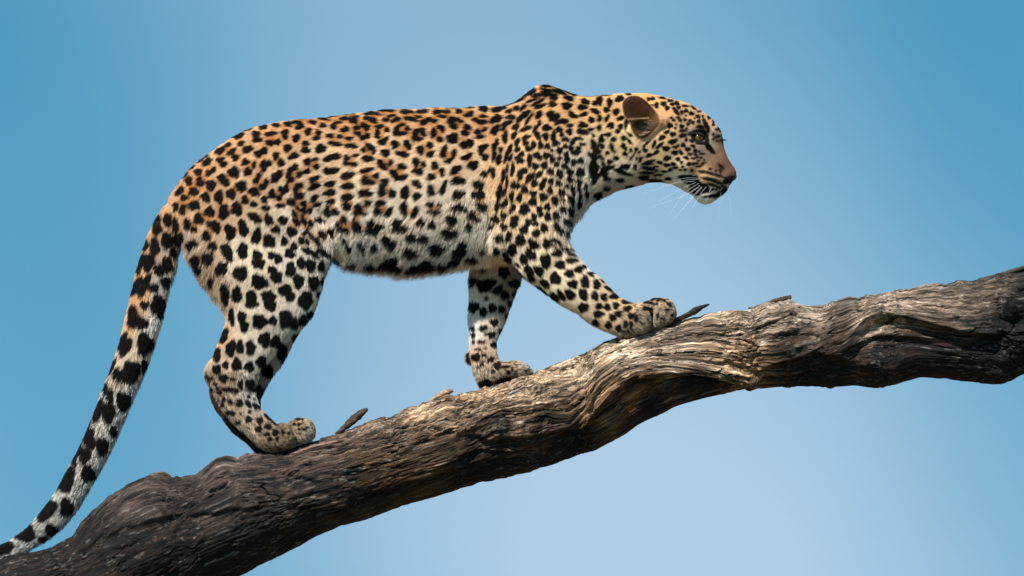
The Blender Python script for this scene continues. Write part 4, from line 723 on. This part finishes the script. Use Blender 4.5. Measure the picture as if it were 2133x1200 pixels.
# keep the traced outline at the very top and bottom
lim = 1 - 0.3*np.abs(np.cos(TT))**6
disp = disp*lim
bite = np.exp(-((u0-1310)/60)**2 - ((t0_+45)/40)**2)*0
nv2 = v0 - (disp-2)*np.cos(TT)*1.0/np.maximum(cosf[:, None], .5)
nt2 = t0_ - (disp-2)*np.sin(TT)
nu2 = u0 + disp*np.cos(TT)*(slope*cosf)[:, None]
P3 = to_world(nu2, nv2, nt2)
nx = len(xs); ii, jj = np.meshgrid(np.arange(nx-1), np.arange(NT), indexing='ij'); j2 = (jj+1) % NT
Fq = np.stack([ii*NT+jj, ii*NT+j2, (ii+1)*NT+j2, (ii+1)*NT+jj], -1).reshape(-1, 4)
br_me = np_mesh('branch', P3.reshape(-1, 3), Fq)
branch = new_obj('branch', br_me)
branch['label'] = 'thick weathered bare branch rising to the right under the leopard'; branch['category'] = 'branch'
nn = np.zeros(len(P3.reshape(-1, 3))*3, np.float32); br_me.vertices.foreach_get('normal', nn); nn = nn.reshape(-1, 3)
if (nn[:, 1]*P3.reshape(-1, 3)[:, 1]).mean() < 0: br_me.flip_normals(); nn = -nn; Fq = Fq[:, ::-1]
# wood colour: weathered grey-brown, paler top middle, rusty below; lit top and shaded underside partly painted in
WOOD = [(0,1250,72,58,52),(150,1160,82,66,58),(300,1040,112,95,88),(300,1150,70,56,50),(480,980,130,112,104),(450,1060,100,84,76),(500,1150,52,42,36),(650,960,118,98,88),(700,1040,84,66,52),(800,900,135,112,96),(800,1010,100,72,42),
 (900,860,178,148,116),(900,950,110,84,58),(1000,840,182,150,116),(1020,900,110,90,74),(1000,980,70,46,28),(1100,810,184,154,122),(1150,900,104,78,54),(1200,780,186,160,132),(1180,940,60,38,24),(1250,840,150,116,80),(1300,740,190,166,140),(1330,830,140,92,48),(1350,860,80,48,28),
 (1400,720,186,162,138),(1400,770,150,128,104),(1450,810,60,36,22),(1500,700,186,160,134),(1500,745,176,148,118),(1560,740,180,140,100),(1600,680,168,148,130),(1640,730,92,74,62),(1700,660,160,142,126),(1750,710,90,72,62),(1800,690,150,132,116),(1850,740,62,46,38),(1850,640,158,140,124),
 (1950,640,138,120,104),(1950,740,60,42,32),(2050,620,120,104,90),(2000,690,120,104,92),(2080,760,34,25,20),(2120,735,26,20,17),(2110,680,34,27,24),(1980,770,56,40,30),(1700,780,60,42,34),(1900,770,74,52,34),(2300,620,90,78,70),(-300,1700,66,54,48)]  # right end: the stub's shadow is painted in near-black
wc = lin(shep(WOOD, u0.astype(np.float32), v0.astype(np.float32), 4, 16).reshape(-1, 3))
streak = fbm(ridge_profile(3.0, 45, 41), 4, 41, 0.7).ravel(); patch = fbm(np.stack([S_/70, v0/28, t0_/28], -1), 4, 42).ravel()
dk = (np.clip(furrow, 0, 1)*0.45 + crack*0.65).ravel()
wl = wc.mean(1, keepdims=True); wc = wc*0.86 + wl*0.14; wc = wc*(wl/0.30)**0.55*np.array([0.58, 0.54, 0.505])*np.clip(1 + 2.3*streak + 1.2*patch, 0.12, 2.2)[:, None]*(1-0.38*np.clip((820-u0.ravel())/240, 0, 1))[:, None]*(1-np.clip(dk, 0, .85))[:, None]  # contrast pushed: painted lit top stays pale, shaded wood goes darker
pale = np.clip(fbm(ridge_profile(3.2, 20, 44), 4, 44, 0.7).ravel()*5.0-1.15, 0, 1)*0.6
wc = wc*(1-pale[:, None]) + lin((200, 190, 180))*pale[:, None]*np.clip(wc.sum(1)*2.2, 0.22, 1)[:, None]
wc = np.clip(wc, 0.006, 0.6)
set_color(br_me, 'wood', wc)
ga = br_me.attributes.new('grain', 'FLOAT_VECTOR', 'POINT'); ga.data.foreach_set('vector', np.stack([S_, lev+warp+0*S_, t0_*0.5+0*S_], -1).astype(np.float32).ravel())
fa = br_me.attributes.new('flaky', 'FLOAT', 'POINT'); fa.data.foreach_set('value', plate_reg.astype(np.float32).ravel())
def wood_material(name, with_grain):
    m, t, b = mat(name); b.inputs['Roughness'].default_value = 0.88; b.inputs['Specular IOR Level'].default_value = 0.2
    n, l = t.nodes.new, t.links.new
    a = n('ShaderNodeAttribute'); a.attribute_name = 'wood'
    if with_grain:
        g = n('ShaderNodeAttribute'); g.attribute_name = 'grain'; vec = g.outputs['Vector']; k = 1.0
        f = n('ShaderNodeAttribute'); f.attribute_name = 'flaky'; flaky = f.outputs['Fac']
    else:
        g = n('ShaderNodeTexCoord'); vec = g.outputs['Object']; k = PX; flaky = None
    def mp(sx, sy, sz):
        x = n('ShaderNodeMapping'); x.inputs['Scale'].default_value = (sx*k, sy*k, sz*k); l(vec, x.inputs[0]); return x.outputs[0]
    def rng_(src, a0, a1, b0, b1):
        x = n('ShaderNodeMapRange'); x.inputs['From Min'].default_value = a0; x.inputs['From Max'].default_value = a1; x.inputs['To Min'].default_value = b0; x.inputs['To Max'].default_value = b1; l(src, x.inputs[0]); return x.outputs[0]
    def mul(p, q, op='MULTIPLY'):
        x = n('ShaderNodeMath'); x.operation = op
        for i, y in enumerate((p, q)):
            if isinstance(y, (int, float)): x.inputs[i].default_value = y
            else: l(y, x.inputs[i])
        return x.outputs[0]
    n1 = n('ShaderNodeTexNoise'); n1.inputs['Scale'].default_value = 1; n1.inputs['Detail'].default_value = 7; n1.inputs['Roughness'].default_value = .78; l(mp(1/20, 1/2.6, 1/4), n1.inputs['Vector'])
    n2 = n('ShaderNodeTexNoise'); n2.inputs['Scale'].default_value = 1; n2.inputs['Detail'].default_value = 3; l(mp(1/70, 1/6, 1/8), n2.inputs['Vector'])
    vo = n('ShaderNodeTexVoronoi'); vo.feature = 'F1'; vo.inputs['Scale'].default_value = 1
    ve = n('ShaderNodeTexVoronoi'); ve.feature = 'DISTANCE_TO_EDGE'; ve.inputs['Scale'].default_value = 1
    # chips: cells stretched along the grain, bent by noise
    cm = mp(1/19, 1/6.5, 1/9); nd = n('ShaderNodeTexNoise'); nd.inputs['Scale'].default_value = 1.3; nd.inputs['Detail'].default_value = 3; l(cm, nd.inputs['Vector'])
    ad = n('ShaderNodeVectorMath'); ad.operation = 'MULTIPLY_ADD'; l(nd.outputs['Color'], ad.inputs[0]); ad.inputs[1].default_value = (1.5, 1.5, 1.5); l(cm, ad.inputs[2])
    l(ad.outputs[0], vo.inputs['Vector']); l(ad.outputs[0], ve.inputs['Vector'])
    sv = n('ShaderNodeSeparateColor'); l(vo.outputs['Color'], sv.inputs[0])
    cell = rng_(sv.outputs[0], 0, 1, .62, 1.35); edge_ = rng_(ve.outputs[0], 0, .11, .35, 1)
    chips = mul(cell, edge_)
    amt = mul(mul(flaky, .85), .15, 'ADD') if flaky is not None else .4
    mixc = n('ShaderNodeMix'); mixc.data_type = 'FLOAT'; (l(amt, mixc.inputs['Factor']) if not isinstance(amt, float) else setattr(mixc.inputs['Factor'], 'default_value', amt)); mixc.inputs['A'].default_value = 1.0; l(chips, mixc.inputs['B'])
    fine = rng_(n1.outputs[0], .33, .67, .25, 1.95); broad = rng_(n2.outputs[0], .32, .68, .6, 1.4)
    tot = mul(mul(fine, broad), mixc.outputs['Result'])
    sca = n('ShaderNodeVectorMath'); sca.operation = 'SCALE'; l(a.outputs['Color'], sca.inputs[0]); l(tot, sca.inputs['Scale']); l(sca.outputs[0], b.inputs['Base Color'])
    hgt = mul(mul(n1.outputs[0], 1.0), mul(mul(edge_, sv.outputs[0]), mul(amt, 1.0) if flaky is not None else .4), 'ADD')
    bu = n('ShaderNodeBump'); bu.inputs['Strength'].default_value = 0.9; bu.inputs['Distance'].default_value = 0.0028; l(hgt, bu.inputs['Height']); l(bu.outputs[0], b.inputs['Normal'])
    return m
m_wood = wood_material('weathered_wood', True); m_splinter = wood_material('splinter_wood', False)
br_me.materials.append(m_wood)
# loose flakes of bark, splinters and a spur
br_bvh = BVHTree.FromPolygons([tuple(x) for x in P3.reshape(-1, 3)], [tuple(int(a) for a in f) for f in Fq[:]], all_triangles=False)
def flake_mesh(k):
    r = np.random.default_rng(100+k); n = 9; L_ = 1.0; vs_, fs = [], []
    ang = np.linspace(0, 2*math.pi, n, endpoint=False)
    ra = 0.55+0.7*r.random(n)
    px = np.cos(ang)*ra; py = np.sin(ang)*ra*0.36
    z = 0.10*px**2 + 0.12*(px > .4)*r.random(n) + 0.05*r.random(n)
    for i in range(n): vs_.append((px[i], py[i], z[i]))
    vs_.append((0, 0, 0.06))
    for i in range(n): vs_.append((px[i]*.96, py[i]*.96, z[i]-0.14))
    for i in range(n):
        j = (i+1) % n; fs.append((i, j, n)); fs.append((j, i, n+1+i)); fs.append((j, n+1+i, n+1+j))
    me = bpy.data.meshes.new('bark_flake'); me.from_pydata([tuple(map(float, q)) for q in vs_], [], fs); me.update(); me.materials.append(m_flake); return me
m_flake, t2, b2 = mat('bark_flake'); b2.inputs['Roughness'].default_value = .85
oi = t2.nodes.new('ShaderNodeObjectInfo'); n2 = t2.nodes.new('ShaderNodeTexNoise'); n2.inputs['Scale'].default_value = 3; n2.inputs['Detail'].default_value = 5
tx = t2.nodes.new('ShaderNodeTexCoord'); mp = t2.nodes.new('ShaderNodeMapping'); mp.inputs['Scale'].default_value = (.6, 5, 3); t2.links.new(tx.outputs['Object'], mp.inputs[0]); t2.links.new(mp.outputs[0], n2.inputs['Vector'])
m3 = t2.nodes.new('ShaderNodeMapRange'); m3.inputs['From Min'].default_value = .3; m3.inputs['From Max'].default_value = .7; m3.inputs['To Min'].default_value = .6; m3.inputs['To Max'].default_value = 1.3; t2.links.new(n2.outputs[0], m3.inputs[0])
v3 = t2.nodes.new('ShaderNodeVectorMath'); v3.operation = 'SCALE'; t2.links.new(oi.outputs['Color'], v3.inputs[0]); t2.links.new(m3.outputs[0], v3.inputs['Scale']); t2.links.new(v3.outputs[0], b2.inputs['Base Color'])
flk = [flake_mesh(k) for k in range(8)]
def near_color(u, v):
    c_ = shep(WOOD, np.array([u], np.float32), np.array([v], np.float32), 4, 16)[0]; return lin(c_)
spots_fl = []
for _ in range(250):
    a = rng.random(); u = 800+rng.random()*900
    tp = np.interp(u, TOP[:, 0], TOP[:, 1]); bt = np.interp(u, BOT[:, 0], BOT[:, 1]); f = rng.random()**1.3*0.52+0.03
    spots_fl.append((u, tp+(bt-tp)*f))
for _ in range(40):
    u = rng.random()*2100+20; tp = np.interp(u, TOP[:, 0], TOP[:, 1]); bt = np.interp(u, BOT[:, 0], BOT[:, 1]); spots_fl.append((u, tp+(bt-tp)*(rng.random()*.6+.03)))
for (u, v) in spots_fl:
    loc, n = hit(br_bvh, u, v)
    if loc is None: continue
    if n.dot(cam_p-loc) < 0: n = -n
    o = new_obj('bark_flake', flk[int(rng.integers(8))], branch)
    ang = math.atan(-np.interp(u, xs, slope)) + rng.normal(0, .18)
    xdir = Vector((math.cos(ang), 0, math.sin(ang))); z = (n + Vector(rng.normal(0, .12, 3))).normalized(); x_ = (xdir - z*xdir.dot(z)).normalized(); y_ = z.cross(x_)
    s_ = (3.5+8*rng.random()**2)/PX; M = Matrix((x_, y_, z)).transposed().to_4x4(); M.translation = loc + n*0.0012
    o.matrix_world = M @ Matrix.Diagonal((s_, s_*(0.6+0.7*rng.random()), s_*0.9, 1))
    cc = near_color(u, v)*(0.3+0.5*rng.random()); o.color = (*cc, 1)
def shard(name, path, widths, thick, t, col, label=None):
    """a splinter of wood: a tapered rough strip along a traced line"""
    P = catmull(path, 6); n = len(P); wd = np.interp(np.linspace(0, 1, n), np.linspace(0, 1, len(widths)), widths); vs_, fs = [], []; k = 10
    for i in range(n):
        d = P[min(i+1, n-1)]-P[max(i-1, 0)]; d /= np.linalg.norm(d)+1e-9; nn_ = np.array([-d[1], d[0]])
        for j in range(k):
            th_ = 2*math.pi*j/k; rr_ = 1+0.28*(rng.random()-.5)
            q = P[i] + nn_*wd[i]*math.cos(th_)*rr_
            vs_.append(to_world(q[0], q[1], t+thick*wd[i]*math.sin(th_)*rr_))
    for i in range(n-1):
        for j in range(k): fs.append((i*k+j, i*k+(j+1) % k, (i+1)*k+(j+1) % k, (i+1)*k+j))
    me = np_mesh(name, np.array(vs_), np.array(fs), smooth=False)
    set_color(me, 'wood', np.array([lin(col)*(0.7+0.6*rng.random()) for _ in vs_])); o = new_obj(name, me, branch, m_splinter)
    if label: o['label'] = label
    return o
shard('broken_spur', [(700,908),(715,894),(735,877),(752,862),(766,853)], [5,5,8,9,7,2.5], 1.3, -22, (70,56,46), 'short dark broken spur sticking up from the branch')
shard('splinter', [(1385,684),(1412,668),(1440,654),(1460,643),(1478,636)], [4,6,5,7,4,1.5], 1.2, -30, (44,36,32), 'dark splinter pointing up to the right in front of the paw')
shard('splinter', [(430,978),(445,966),(470,956),(492,956)], [2,5,6,3], 2, -10, (120,100,88))
shard('splinter', [(506,957),(514,950),(522,949)], [2,5,2], 1.6, -24, (80,66,56))
shard('splinter', [(885,846),(905,832),(928,819),(944,815)], [2,5,7,3], 2, -18, (150,122,96))
shard('splinter', [(1590,640),(1612,630),(1635,624),(1648,619)], [2,6,6,3], 2, -14, (70,60,52))
shard('splinter', [(1640,632),(1646,622),(1648,616)], [4,3,1], 1.6, -20, (60,52,46))
shard('splinter', [(1850,612),(1870,607),(1886,605)], [2,2.5,1.5], 3, -10, (60,50,46))
shard('splinter', [(2085,573),(2110,567),(2140,559)], [3,6,6], 3, -14, (60,52,46))
shard('splinter', [(300,1002),(318,991),(340,988),(356,994)], [2,5,5,2], 2, -16, (96,78,66))
shard('bark_strip', [(1075,797),(1110,783),(1150,766),(1190,752),(1225,737),(1262,718)], [2,4,5,6,5,1.5], 2.6, 12, (64,50,42), 'dark strip of bark along the top edge between the forepaws')
shard('bark_strip', [(600,952),(650,936),(690,926),(724,918)], [2,4,4,2], 2.0, -62, (120,92,84))
shard('bark_strip', [(1560,642),(1700,641),(1760,629),(1800,622)], [2,4,3,1.5], 3, 0, (96,82,72))
